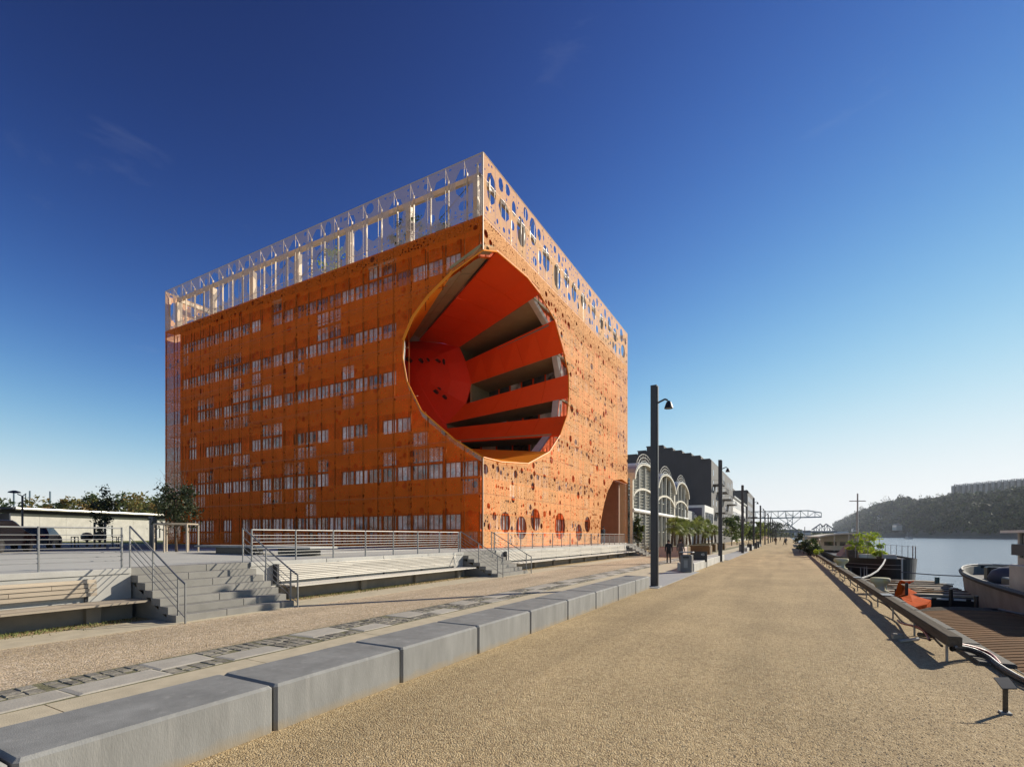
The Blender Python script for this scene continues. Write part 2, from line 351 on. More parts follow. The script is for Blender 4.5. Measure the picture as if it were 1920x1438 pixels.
while y < 46:
    ln = rng.uniform(.75, 1.15)
    side = pi_ % 3
    if side == 0: spans = [(-8.78, -8.12, 's'), (-8.10, -7.72, 'c')]
    elif side == 1: spans = [(-8.80, -8.28, 'c'), (-8.24, -7.72, 's')]
    else: spans = [(-8.8, -8.3, 'c'), (-8.28, -7.72, 's')] if rng.random() < .4 else [(-8.78, -8.2, 's'), (-8.17, -7.74, 'c')]
    if rng.random() < .12: spans = [(-8.78, -7.74, 'c')]
    for (a, b, k) in spans:
        if k == 's':
            nslab += 1; t = MB() if nslab < 60 else far_slab
            rock(t, a, b, y+.02, y+ln-.02, .03, .03)
            if nslab < 60: t.build('slab', M['slab'], band)
        else:
            yy = y
            while yy < y+ln-.1:
                cl = rng.uniform(.13, .2); xx = a
                while xx < b-.08:
                    cw = min(rng.uniform(.16, .28), b-xx)
                    if rng.random() < .93:
                        ncob += 1; t = MB() if (ncob < 290) else far_cob
                        rock(t, xx+.012, xx+cw-.012, yy+.012, yy+cl-.012, rng.uniform(.020, .030), .014)
                        if ncob < 290: t.build('cobble', M['cobble'], band)
                    xx += cw
                yy += cl
    y += ln; pi_ += 1
far_slab.build('far_slabs', M['slab'], band, kind='stuff'); far_cob.build('far_cobbles', M['cobble'], band, kind='stuff')

# ---- kerb of long concrete blocks
ords = ['ninth','eighth','seventh','sixth','fifth','fourth','third','second']
ys = [-.7, 1.32, 3.3, 5.22, 7.15, 9.12, 11.1, 13.1, 15.15, 17.2, 19.2]
for i in range(len(ys)-1):
    m = MB(); m.bbox(-5.52, -4.6, ys[i]+.012, ys[i+1]-.012, -.05, .477, .028)
    n = len(ys)-2-i
    lab = 'grey concrete kerb block ending the row right beside the nearest lamp post' if n == 0 else 'grey kerb block, %s in the row counted back from the nearest lamp post' % (['second','third','fourth','fifth','sixth','seventh','eighth','ninth','tenth'][n-1])
    tag(m.build('kerb_block', M['concrete']), lab, 'kerb block', 'concrete kerb blocks along the gravel walk')
def kerb_run(y0, n, ln, where):
    for i in range(n):
        m = MB(); m.bbox(-5.52, -4.6, y0+i*ln+.012, y0+(i+1)*ln-.012, -.05, .477, .028)
        o = ['nearest','second','third','fourth','fifth','sixth','seventh','eighth','ninth','tenth'][i]
        tag(m.build('kerb_block', M['conc_pale']), 'pale kerb block, %s of the run past the %s' % (o, where), 'kerb block', 'concrete kerb blocks along the gravel walk')
kerb_run(29.5, 7, 2.2, 'nearest litter bin')
kerb_run(71.8, 6, 2.9, 'third lamp post')
kerb_run(95, 6, 2.9, 'fourth lamp post')

# ---- retaining wall with coping, bench runs, stairs
FLIGHTS = [(6.3, 9.45), (20.85, 24.05), (49.9, 53.0)]
wall = thing('retaining_wall', 'pale concrete wall edging the raised plaza behind the benches', 'wall', (WX, 0, 0))
segs = [(-30, 6.3), (9.45, 20.85), (24.05, 49.9)]
for k, (a, b) in enumerate(segs):
    MB().box(WX-.25, WX+.03, a, b-.003, 0, PZ-.12).build('wall', M['conc_pale'], wall)
    n = max(1, round((b-a)/3.2))
    for i in range(n):
        MB().bbox(WX-.3, WX+.06, a+(b-a)*i/n+.006, a+(b-a)*(i+1)/n-.006, PZ-.12, PZ+.012, .01).build('coping_stone', M['conc_pale'], wall)
wnames = [('left foreground, weathered brown boards', 'bench_old', -30, 5.55, 4),
          ('between the first and second stairs, bleached boards', 'bench', 10.3, 20.1, 9),
          ('longest, bleached boards running to the far stairs beside the orange building', 'bench', 25.0, 49.4, 9)]
for desc, mk, a, b, nb in wnames:
    t = thing('bench', 'long slatted wooden bench %s' % desc, 'bench', (WX+.5, (a+b)/2, 0), 'slatted benches along the plaza wall')
    sb_ = b+(.68 if nb == 4 else .5)
    MB().box(WX+.035, WX+.28, a, sb_-.01, 0, .40).build('base', M['step'], t)
    nsup = int((b-a)/3)
    for i in range(nsup+1):
        y = a+.2+(b-a-.5)*i/nsup
        MB().box(WX+.28, WX+.42, y, y+.28, 0, .36).build('support', M['step'], t)
    # seat boards
    pl = 2.6 if mk == 'bench' else 2.2
    npl = max(1, round((b-a)/pl))
    bz0, bz1 = (.56, 1.10) if nb == 9 else (.60, 1.0)
    bh = (bz1-bz0)/nb
    pieces = [('seat', j, None) for j in range(4)]+[('back', j, None) for j in range(nb)]
    for kd, j, _ in pieces:
        for i in range(npl):
            off = ((j*7) % 5)*.35
            y0 = a+(b-a)*i/npl+(off if i else 0); y1 = a+(b-a)*(i+1)/npl+(off if i < npl-1 else 0)
            if y1 < -6: continue
            if kd == 'seat' and i == npl-1: y1 = sb_
            if kd == 'seat':
                x0 = WX+.17+j*.205; m = MB().box(x0, x0+.19, y0+.004, y1-.004, .43, .475)
                m.build('seat_board', M[mk], t)
            else:
                z0 = bz0+j*bh; xo = WX+.19-(z0-.5)*.12
                m = MB().box(xo-.035, xo, y0+.004, y1-.004, z0+.006, z0+bh-.012)
                m.build('back_board', M[mk], t)
    for i in range(int((b-a)/2.4)+1):
        y = a+.1+i*(b-a-.3)/max(1, int((b-a)/2.4)); MB().box(WX+.032, WX+.09, y, y+.06, .42, bz1).build('bracket', M['darksteel'], t)
    if nb == 9: MB().box(WX+.05, WX+.24, a-.09, a-.01, .5, 1.12).build('end_panel', M['darksteel'], t)
fl_lab = ['nearest flight of broad stone steps crossed by striped railing shadows', 'middle flight of stone steps at the orange building corner', 'far flight of stone steps beyond the long pale bench']
for (y0, y1), lab in zip(FLIGHTS, fl_lab):
    t = thing('stairs', lab, 'stairs', (-13.3, y0, 0), 'stone stairs up to the plaza')
    n = 7; x_front = -12.3; tr = (x_front-WX+.0)/(n-1)*1.0
    for i in range(n):
        z0, z1 = i*PZ/n, (i+1)*PZ/n
        xf = x_front-i*tr; xb = xf-tr-.06 if i < n-1 else xf-.5
        js = [y0, y0+(y1-y0)*(.38+.07*((i*3) % 5)), y1]
        for a, b in zip(js[:-1], js[1:]):
            MB().bbox(xb, xf, a+.004, b-.004, z0+.003, z1+(.006 if i == n-1 else 0), .008).build('step', M['step'], t)
    MB().poly([(x_front-.3, y0+.05, 0.0), (WX-.4, y0+.05, 0), (WX-.4, y0+.05, PZ-.2)]).build('stringer', M['step'], t)

# ---- railings
def railing(name_lab, x, ya, yb, grp='horizontal bar railings of the plaza', posts=None, mk='steel'):
    t = thing('railing', name_lab, 'railing', (x, ya, PZ), grp)
    n = max(1, round((yb-ya)/1.6))
    for i in range(n+1):
        y = ya+(yb-ya)*i/n; MB().box(x-.028, x+.028, y-.012, y+.012, PZ, PZ+1.02).build('post', M[mk], t)
    for j in range(8):
        z = PZ+1.02-.02-(0 if j == 0 else .17+ (j-1)*.105); r = .018 if j == 0 else .0085
        MB().tube((x, ya, z), (x, yb, z), r, 6).build('rail', M[mk], t)
    return t
railing('grey steel bar railing above the weathered bench, left of the nearest stairs', WX-.15, -8, 6.18)
railing('grey steel bar railing above the bench between the two nearest stairs', WX-.15, 9.62, 20.7)
railing('thin steel bar railing in front of the sunlit orange facade', WX-.15, 24.2, 49.8)
def hand(y, lab):
    t = thing('handrail', lab, 'handrail', (-13.3, y, 0), 'sloping steel handrails of the stairs')
    xt, xb, zt, zb = WX-.2, -12.35, PZ+1.05, 1.05
    sl = (zt-zb)/(xt-xb)
    for x in (xt, (xt+xb)/2, xb, xb+.3):
        zr = zb+(x-xb)*sl if x <= xb else zb-.12
        zf = max(0, min(PZ, PZ*(x+12.3)/(WX+12.3))) if x < -12.3 else 0
        MB().box(x-.022, x+.022, y-.012, y+.012, zf, zr).build('post', M['steel'], t)
    for j in range(5):
        d = 0 if j == 0 else .12+j*.155; r = .022 if j == 0 else .009
        MB().tube((xt, y, zt-d), (xb, y, zb-d), r, 6).build('rail', M['steel'], t)
    MB().path([(xb, y, zb), (xb+.3, y, zb-.14)], .024).build('rail_end', M['steel'], t); MB().path([(xb, y, zb-.75), (xb+.3, y, zb-.92)], .011).build('rail_end', M['steel'], t)
hl = ['left side of the nearest stairs', 'right side of the nearest stairs', 'left side of the middle stairs', 'right side of the middle stairs', 'left side of the far stairs', 'right side of the far stairs']
for i, (a, b) in enumerate(FLIGHTS):
    hand(a+.08, 'sloping steel handrail on the '+hl[2*i]); hand(b-.08, 'sloping steel handrail on the '+hl[2*i+1])

# ---- low slab bench on the plaza, in front of the shaded facade
p0 = onX(395, 1022, -22); pa = gnd(385, 1036, PZ)
t = thing('slab_bench', 'wide dark slab bench on a recessed block before the shaded facade', 'bench', (-20.4, 14, PZ))
MB().bbox(-24.4, -19.8, 13.3, 14.7, PZ+.30, PZ+.38, .02).build('slab', M['concrete'], t); MB().box(-23.0, -21.0, 13.5, 14.5, PZ, PZ+.30).build('plinth', M['black'], t)
MB().bbox(-19.76, -16.4, 13.3, 14.7, PZ+.30, PZ+.38, .02).build('slab', M['conc_pale'], t); MB().box(-18.6, -17.2, 13.5, 14.5, PZ, PZ+.3).build('plinth', M['black'], t)
# weeds at the foot of the benches
mb = MB()
for i in range(2600):
    y = rng.choice([rng.gauss(3.5, 1.2), rng.uniform(1, 30), rng.gauss(14, 2)]); x = WX+.45+abs(rng.gauss(0, .35)); h = rng.uniform(.02, .07); a = rng.uniform(0, 6.3)
    if any(a_-.1 < y < b_+.1 for a_, b_ in FLIGHTS): continue
    dx, dy = math.cos(a)*.012, math.sin(a)*.012
    mb.add([(x-dx, y-dy, 0), (x+dx, y+dy, 0), (x+rng.uniform(-.04,.04), y+rng.uniform(-.04,.04), h)], [(0,1,2)])
M['weed'] = mat('weed_leaf', (.13,.15,.04), .8, .3, 8)
tag(mb.build('weeds', M['weed'], kind='stuff'), 'sparse green weeds along the foot of the benches', 'weeds')
# loose stones on both gravel surfaces
mb = MB()
for i in range(34000):
    if i % 3: y = 2.2+abs(rng.gauss(0, 5)); x = rng.uniform(-4.55, 3.0)
    else: y = 3+abs(rng.gauss(0, 5)); x = rng.uniform(-12.1, -8.85)
    r = rng.uniform(.004, .009); a = rng.uniform(0, 6.3); c, s_ = math.cos(a)*r, math.sin(a)*r; z = .004 if i % 3 else .01
    mb.add([(x+c, y+s_, z), (x-s_, y+c, z), (x-c*1.2, y-s_, z), (x+s_, y-c, z), (x+c*.2, y, z+r*.5)], [(0,1,4),(1,2,4),(2,3,4),(3,0,4)], rng.randrange(3))
tag(mb.build('loose_stones', [mat('pebble_a', (.58,.45,.26), .85), mat('pebble_b', (.46,.34,.18), .85), mat('pebble_c', (.66,.54,.34), .85)], kind='stuff'), 'loose tan gravel stones lying over the walk', 'gravel')
# ================================================================== THE ORANGE BUILDING
XR, YL = -17.08, 27.12
W_, L_ = 37.8, 33.0
XW, YB = XR-W_, YL+L_
ZR, ZT = 22.6, 26.6
FH = (ZR-PZ)/6
NBL, NBR = 25, 22
bw_l, bw_r = W_/NBL, L_/NBR
GAP = 0.95
YC = 42.0
bld = thing('office_building', 'orange cube office building with perforated skin and a huge conical hole cut into its corner', 'building', (XR, YL, PZ))
def rp(u, v): return onX(u, v, XR)
def lp(u, v): return onY(u, v, YL)
def cp(u, v): return onY(u, v, YC)
OUT = [('R',907,469),('R',932,472),('R',988,520),('R',1012,551),('R',1040,600),('R',1057,661),('R',1066,702),('R',1066.5,745),('R',1063,779),('R',1050,816),
       ('R',1030,847),('R',990,869),('R',940,866),('R',907,857),('L',850,822),('L',790,770),('L',763,715),('L',755,670),('L',757,638),('L',775,595),('L',805,555),('L',850,510)]
INN = [(775,640),(786,639.5),(825,643),(861,651),(873,678),(884,720),(873,757),(836,794),(838,803),(812,831),(796,838),(792,838),(788,838),(778,834),(768,824),(758,806),(748,780),(738,740),(733,700),(738,665),(750,648),(766,641)]
O = [rp(u, v) if k == 'R' else lp(u, v) for k, u, v in OUT]
O[0] = Vector((XR, YL, zat(469, XR, YL))); O[13] = Vector((XR, YL, zat(857, XR, YL)))
I = [cp(u, v) for u, v in INN]
NG = len(O)
# polygons of the opening on each facade plane (s along facade, z)
polyR = [(O[i].y, O[i].z) for i in range(0, 14)]
polyL = [(O[i].x, O[i].z) for i in list(range(13, 22))+[0]]
polyR[0] = (YL-.01, polyR[0][1]); polyR[-1] = (YL-.01, polyR[-1][1])
def hit(i, plane):
    o, n = O[i], I[i]
    if plane == 'R': t = (XR-GAP-o.x)/(n.x-o.x)
    else: t = (YL+GAP-o.y)/(n.y-o.y)
    return o+(n-o)*t
polyRi = [(hit(i, 'R').y, hit(i, 'R').z) for i in range(0, 14)]
polyLi = [(hit(i, 'L').x, hit(i, 'L').z) for i in list(range(13, 22))+[0]]
polyLi = [(XR+2, polyLi[0][1]-.2)]+polyLi+[(XR+2, polyLi[-1][1]+.2)]
# the arch cut at the far lower corner
ARCH = [(1124.5,1030),(1126,980),(1132,948),(1139,922),(1150,900),(1166,898),(1180,907),(1180,1030)]
arch = [(atX(u, XR), zat(v, XR, atX(u, XR))) for u, v in ARCH]
arch[0] = (arch[1][0]-.15, PZ-.1); arch[-2] = (YB+.5, arch[-2][1]); arch[-1] = (YB+.5, PZ-.1)

def inside(pt, poly):
    x, y = pt; c = False; n = len(poly); j = n-1
    for i in range(n):
        xi, yi = poly[i]; xj, yj = poly[j]
        if (yi > y) != (yj > y) and x < (xj-xi)*(y-yi)/(yj-yi)+xi: c = not c
        j = i
    return c
def clip_rect(poly, r):
    x0, x1, y0, y1 = r
    def cl(p, f, g):
        o = []
        for i in range(len(p)):
            a, b = p[i-1], p[i]; fa, fb = f(a), f(b)
            if fa*fb < 0 : t = fa/(fa-fb); o.append((a[0]+(b[0]-a[0])*t, a[1]+(b[1]-a[1])*t))
            if fb >= 0: o.append(b)
        return o
    for f in (lambda p: p[0]-x0, lambda p: x1-p[0], lambda p: p[1]-y0, lambda p: y1-p[1]):
        if not poly: return []
        poly = cl(poly, f, None)
    return poly
def sheet(rect, holes, cuts):
    """flat sheet over rect minus holes (convex polygons) minus cuts (any polygons); returns verts2d, tris"""
    x0, x1, y0, y1 = rect
    V = [(x0,y0),(x1,y0),(x1,y1),(x0,y1)]; E = [(0,1),(1,2),(2,3),(3,0)]
    for h in holes:
        h = clip_rect(h, rect)
        if len(h) < 3: continue
        b = len(V); V += h; E += [(b+i, b+(i+1) % len(h)) for i in range(len(h))]
    for c in cuts:
        b = len(V); V += c; E += [(b+i, b+(i+1) % len(c)) for i in range(len(c))]
    r = delaunay_2d_cdt([Vector(p) for p in V], E, [], 0, 1e-5, False)
    vo, fo = r[0], r[2]; F = []
    e = 1e-6
    for f in fo:
        cx = sum(vo[i].x for i in f)/len(f); cy = sum(vo[i].y for i in f)/len(f)
        if not (x0-e < cx < x1+e and y0-e < cy < y1+e): continue
        if any(inside((cx, cy), h) for h in holes) or any(inside((cx, cy), c) for c in cuts): continue
        F.append(f)
    used = sorted({i for f in F for i in f}); mp_ = {i: k for k, i in enumerate(used)}
    return [tuple(vo[i]) for i in used], [tuple(mp_[i] for i in f) for f in F]
def circ(cx, cy, r, n=None, sy=1.0, jit=0, rg=random):
    n = n or (14 if r > .3 else (10 if r > .12 else 7)); a0 = rg.uniform(0, 1)
    return [(cx+r*math.cos(a0+2*math.pi*i/n)*(1+rg.uniform(-jit, jit)), cy+r*sy*math.sin(a0+2*math.pi*i/n)*(1+rg.uniform(-jit, jit))) for i in range(n)]
def make_holes(s0, s1, z0, z1, rg, side):
    """hole pattern over a whole facade"""
    H = []
    def free(x, y, r, m=.05):
        for (a, b, q, _) in H:
            if abs(a-x) < q+r+m and abs(b-y) < q+r+m and (a-x)**2+(b-y)**2 < (q+r+m)**2: return False
        return True
    def put(x, y, r, sy=1.0, jit=0):
        if s0+.02 < x < s1-.02 and z0+.05 < y < z1-.05 and free(x, y, r*max(1, sy)): H.append((x, y, r*max(1, sy), circ(x, y, r, sy=sy, jit=jit, rg=rg))); return True
    if side == 'R':
        for (u, v, hh) in [(947.6,979,20),(977.5,989,22),(1004,974,21),(1050,986,25),(1085.5,998,16),(1101.6,983,15)]:
            y = atX(u, XR); put(y, zat(v, XR, y), hh*PF(XR, y)/936)
        for k in range(60):
            put(rg.uniform(s0, s1), rg.uniform(PZ+.2, PZ+4.2), rg.uniform(.12, .30))
        for k in range(80):
            put(rg.uniform(s0, s1), rg.uniform(PZ+4.4, ZR-.5), rg.uniform(.16, .36))
    if side == 'L':
        for k in range(150): put(rg.uniform(s0, s1), rg.uniform(PZ+.3, ZR-.3), rg.uniform(.13, .27))
    # clusters in window bands
    nfl = 6
    for fl in range(nfl):
        zc = PZ+FH*(fl+.5)
        for k in range(150 if side == 'R' else 110):
            x = rg.uniform(s0, s1); put(x, zc+rg.gauss(0, .38), rg.choice([.07,.09,.12,.17,.22]))
        # rows of small holes
        for k in range(30):
            x = rg.uniform(s0, s1); y = rg.uniform(zc-FH/2, zc+FH/2); r = rg.uniform(.05, .1)
            for j in range(rg.randint(3, 7)): put(x+j*.28, y+rg.gauss(0, .02), r*rg.uniform(.8, 1.2))
        for k in range(190 if side == 'R' else 110): put(rg.uniform(s0, s1), rg.uniform(zc-FH/2, zc+FH/2), rg.uniform(.04, .10))
    return [(h[3], h[0], h[1], h[2]) for h in H]
def crown_holes(s0, s1, rg, dens=1.0):
    H = []
    def free(x, y, rx, ry, m=.10):
        for (a, b, p, q) in H:
            if abs(a-x) < p+rx+m and abs(b-y) < q+ry+m: return False
        return True
    out = []
    def put(x, y, rx, ry, jit=.03):
        if s0+.1 < x-rx and x+rx < s1-.1 and ZR+.12 < y-ry and y+ry < ZT-.12 and free(x, y, rx, ry):
            H.append((x, y, rx, ry)); n = rg.choice([7, 8, 10]); a0 = rg.uniform(0, 1)
            out.append(([(x+rx*math.cos(a0+6.2832*i/n)*(1+rg.uniform(-jit, jit)), y+ry*math.sin(a0+6.2832*i/n)*(1+rg.uniform(-jit, jit))) for i in range(n)], x, y, max(rx, ry)))
    W = s1-s0
    put(s0+1.0, ZR+2.25, .62, 1.05)
    for k in range(int(W*9*dens)): put(rg.uniform(s0, s1), rg.uniform(ZR+.8, ZT-.9), rg.uniform(.5, .85), rg.uniform(.7, 1.15))
    for k in range(int(W*16*dens)): put(rg.uniform(s0, s1), rg.uniform(ZR+.4, ZT-.5), rg.uniform(.24, .45), rg.uniform(.3, .6))
    for k in range(int(W*9*dens)): put(rg.uniform(s0, s1), rg.uniform(ZR+.2, ZT-.2), rg.uniform(.10, .2), rg.uniform(.12, .24))
    for k in range(int(W*22*dens)): put(rg.uniform(s0, s1), rg.uniform(ZR+.15, ZT-.15), rg.uniform(.05, .09), rg.uniform(.05, .1))
    return out
rgh = random.Random(21)
panels = []          # (size on screen, builder args)
def to3(side, s, z, off=0):
    return (XR+off, s, z) if side == 'R' else ((s, YL-off, z) if side == 'L' else ((s, YB+off, z) if side == 'B' else (XW-off, s, z)))
def skin(side):
    if side == 'R': s0, n, bw, sgn = YL, NBR, bw_r, 1
    else: s0, n, bw, sgn = XW, NBL, bw_l, 1
    s1 = s0+n*bw
    H = make_holes(s0, s1, PZ+.1, ZR, rgh, side); C = crown_holes(s0, s1, rgh, 1.0 if side == 'R' else 1.0)
    cuts = [polyR, arch] if side == 'R' else [polyL]
    for i in range(n):
        a, b = s0+i*bw+.012, s0+(i+1)*bw-.012
        rows = [(PZ+.06 if r == 0 else PZ+r*FH+.012, PZ+(r+1)*FH-.012, H) for r in range(6)]+[(ZR+.012, ZT, C)]
        for (z0, z1, HH) in rows:
            hs_ = [h[0] for h in HH if h[1]+h[3] > a and h[1]-h[3] < b and h[2]+h[3] > z0 and h[2]-h[3] < z1]
            cu = [c for c in cuts if not (max(p[0] for p in c) < a or min(p[0] for p in c) > b or max(p[1] for p in c) < z0 or min(p[1] for p in c) > z1)]
            V, F = sheet((a, b, z0, z1), hs_, cu)
            if not F: continue
            c = to3(side, (a+b)/2, (z0+z1)/2); d = PF(c[0], c[1])
            panels.append((len(panels), ((b-a)*(z1-z0))/d**2*(.35 if side == 'R' else 1), side, V, F, z0 > ZR-.5))
skin('R'); skin('L')
panels.sort(key=lambda p: -p[1])
rest = MB()
for k, (_, _, side, V, F, cwn) in enumerate(panels):
    m = MB() if k < 300 else rest
    m.add([to3(side, s, z) for s, z in V], F)
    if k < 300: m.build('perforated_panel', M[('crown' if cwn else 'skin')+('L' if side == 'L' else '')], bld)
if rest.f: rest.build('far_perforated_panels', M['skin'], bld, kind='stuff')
# back and far side skins: the crown shows through, the rest plain
rg2 = random.Random(4)
for side, s0, s1 in (('B', XW, XR), ('F', YL, YB)):
    m = MB(); C = crown_holes(s0, s1, rg2, .9); n = int((s1-s0)/1.5)
    for i in range(n):
        a, b = s0+(s1-s0)*i/n+.012, s0+(s1-s0)*(i+1)/n-.012
        V, F = sheet((a, b, ZR, ZT), [h[0] for h in C if h[1]+h[3] > a and h[1]-h[3] < b], []); m.add([to3(side, s, z) for s, z in V], F)
    for i in range(n):
        a, b = s0+(s1-s0)*i/n+.012, s0+(s1-s0)*(i+1)/n-.012
        for r in range(6): m.add([to3(side, s, z) for s, z in ((a, PZ+r*FH+.01), (b, PZ+r*FH+.01), (b, PZ+(r+1)*FH-.01), (a, PZ+(r+1)*FH-.01))], [(0,1,2,3)])
    m.build('rear_perforated_panels', M['crown'], bld, kind='stuff')

# ---- inner walls with pixel windows
rgw = random.Random(8)
def inner(side):
    if side == 'R': s0, n, bw = YL+GAP, NBR, (L_-2*GAP)/NBR; cuts = [polyRi, arch]
    else: s0, n, bw = XW+GAP, NBL, (W_-2*GAP)/NBL; cuts = [polyLi]
    off = -GAP; ch = FH/3; wins = []
    s1 = s0+n*bw
    G = set()
    for fl in range(6):
        z = PZ+fl*FH
        for i in range(n):
            if fl > 0 or i % 1 == 0:
                if rgw.random() < (.90 if fl else .55): G.add((i, fl*3+1))
                if rgw.random() < .34:
                    k = rgw.choice([0, 2]); G.add((i, fl*3+k)); G.add((i, fl*3+1))
                    if rgw.random() < .6 and i+1 < n: G.add((i+1, fl*3+k))
                    if rgw.random() < .25 and fl < 5: G.add((i, fl*3+3))
        if fl == 0:
            for i in range(n):
                if rgw.random() < .62: G.add((i, 0)); G.add((i, 1))
    rects = []
    for (i, r) in sorted(G):
        a, b = s0+i*bw+.03, s0+(i+1)*bw-.03; z0, z1 = PZ+r*ch+.05, PZ+(r+1)*ch-.05
        if r == 0: z0 = PZ+.15
        R_ = [(a, z0), (b, z0), (b, z1), (a, z1)]; big = [c for c in cuts]
        ctrp = R_+[((a+b)/2, (z0+z1)/2)]
        if any(inside(p, c) for p in ctrp for c in big): continue
        rects.append((a, b, z0, z1))
    V, F = sheet((s0, s1, PZ, ZR-.02), [[(a, c), (b, c), (b, d), (a, d)] for a, b, c, d in rects], cuts)
    m = MB(); m.add([to3(side, s, z, off) for s, z in V], F)
    for (a, b, c, d) in rects:       # reveals
        P = [(a, c), (b, c), (b, d), (a, d)]
        for k in range(4): p, q = P[k], P[(k+1) % 4]; m.quad(to3(side, *p, off), to3(side, *q, off), to3(side, *q, off-.12), to3(side, *p, off-.12))
    m.build('cladding', M['clad'], bld)
    # cladding joints: thin raised orange strips
    m = MB()
    return rects
def winmesh(side, w, h):
    m = MB(); o = -.10
    def q(a, b, c, d, o0, o1, mi):
        if side == 'R': m.box(o0, o1, a, b, c, d, mi)
        else: m.box(a, b, -o1, -o0, c, d, mi)
    t = .05
    q(0, t, 0, h, o-.02, o+.05, 0); q(w-t, w, 0, h, o-.02, o+.05, 0); q(t, w-t, 0, t, o-.02, o+.05, 0); q(t, w-t, h-t, h, o-.02, o+.05, 0); q(w*.34-.022, w*.34+.022, t, h-t, o-.02, o+.04, 0); q(w*.67-.022, w*.67+.022, t, h-t, o-.02, o+.04, 0)
    me = m.build('frame_src', M['dkorange']); mesh = me.data; bpy.data.objects.remove(me)
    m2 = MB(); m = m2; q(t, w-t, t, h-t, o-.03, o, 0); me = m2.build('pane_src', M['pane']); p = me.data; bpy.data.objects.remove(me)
    return mesh, p
WM = {}
nwin = 0
allw = []
for side in ('L', 'R'):
    for (a, b, c, d) in inner(side): allw.append((side, a, b, c, d))
allw.sort(key=lambda w: PF(*to3(w[0], w[1], 0)[:2])*(1.6 if w[0] == 'R' else 1))
off = root_off(bld); mrest = MB()
for k, (side, a, b, c, d) in enumerate(allw):
    key = (side, round(b-a, 2), round(d-c, 2))
    if key not in WM: WM[key] = winmesh(side, b-a, d-c)
    fm, pm = WM[key]
    l = Vector(to3(side, a, c, -GAP))
    if k < 295:
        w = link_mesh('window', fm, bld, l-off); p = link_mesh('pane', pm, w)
    else:
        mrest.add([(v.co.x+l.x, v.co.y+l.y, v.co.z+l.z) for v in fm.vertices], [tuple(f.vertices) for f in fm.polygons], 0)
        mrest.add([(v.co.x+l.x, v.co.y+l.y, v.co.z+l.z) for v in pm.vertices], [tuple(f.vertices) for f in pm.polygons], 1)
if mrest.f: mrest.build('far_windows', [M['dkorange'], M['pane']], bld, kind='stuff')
# hidden sides of the inner body and the roof
m = MB()
m.box(XW+GAP, XW+GAP+.2, YL+GAP+.01, YB-GAP, PZ, ZR-.03); m.box(XW+GAP+.2, XR-GAP-.01, YB-GAP-.2, YB-GAP, 10, ZR-.03); m.box(XW+GAP+.2, XR-9, YB-GAP-.2, YB-GAP, PZ, 10)
m.build('rear_wall', M['clad'], bld)
m = MB(); z0_, z1_ = ZR-.28, ZR-.02
m.box(XW+GAP+.02, -42, YL+GAP+.02, YB-GAP-.02, z0_, z1_); m.box(-42, XR-GAP-.02, 43.5, YB-GAP-.02, z0_, z1_); m.box(-23, XR-GAP-.02, YL+GAP+.02, 43.5, z0_, z1_); m.box(-42, -23, YL+GAP+.02, 33, z0_, z1_)
m.build('roof_deck', M['conc_pale'], bld); MB().box(-42.2, -22.8, 32.8, 43.7, ZR+.45, ZR+.6).build('roof_hump', M['conc_pale'], bld)
m = MB()
m.box(XW+.05, XR-.05, YL+.05, YL+GAP, ZR-.10, ZR-.04); m.box(XR-GAP, XR-.05, YL+GAP, YB-.05, ZR-.10, ZR-.04)
m.build('walkway_grating', M['dkorange'], bld)
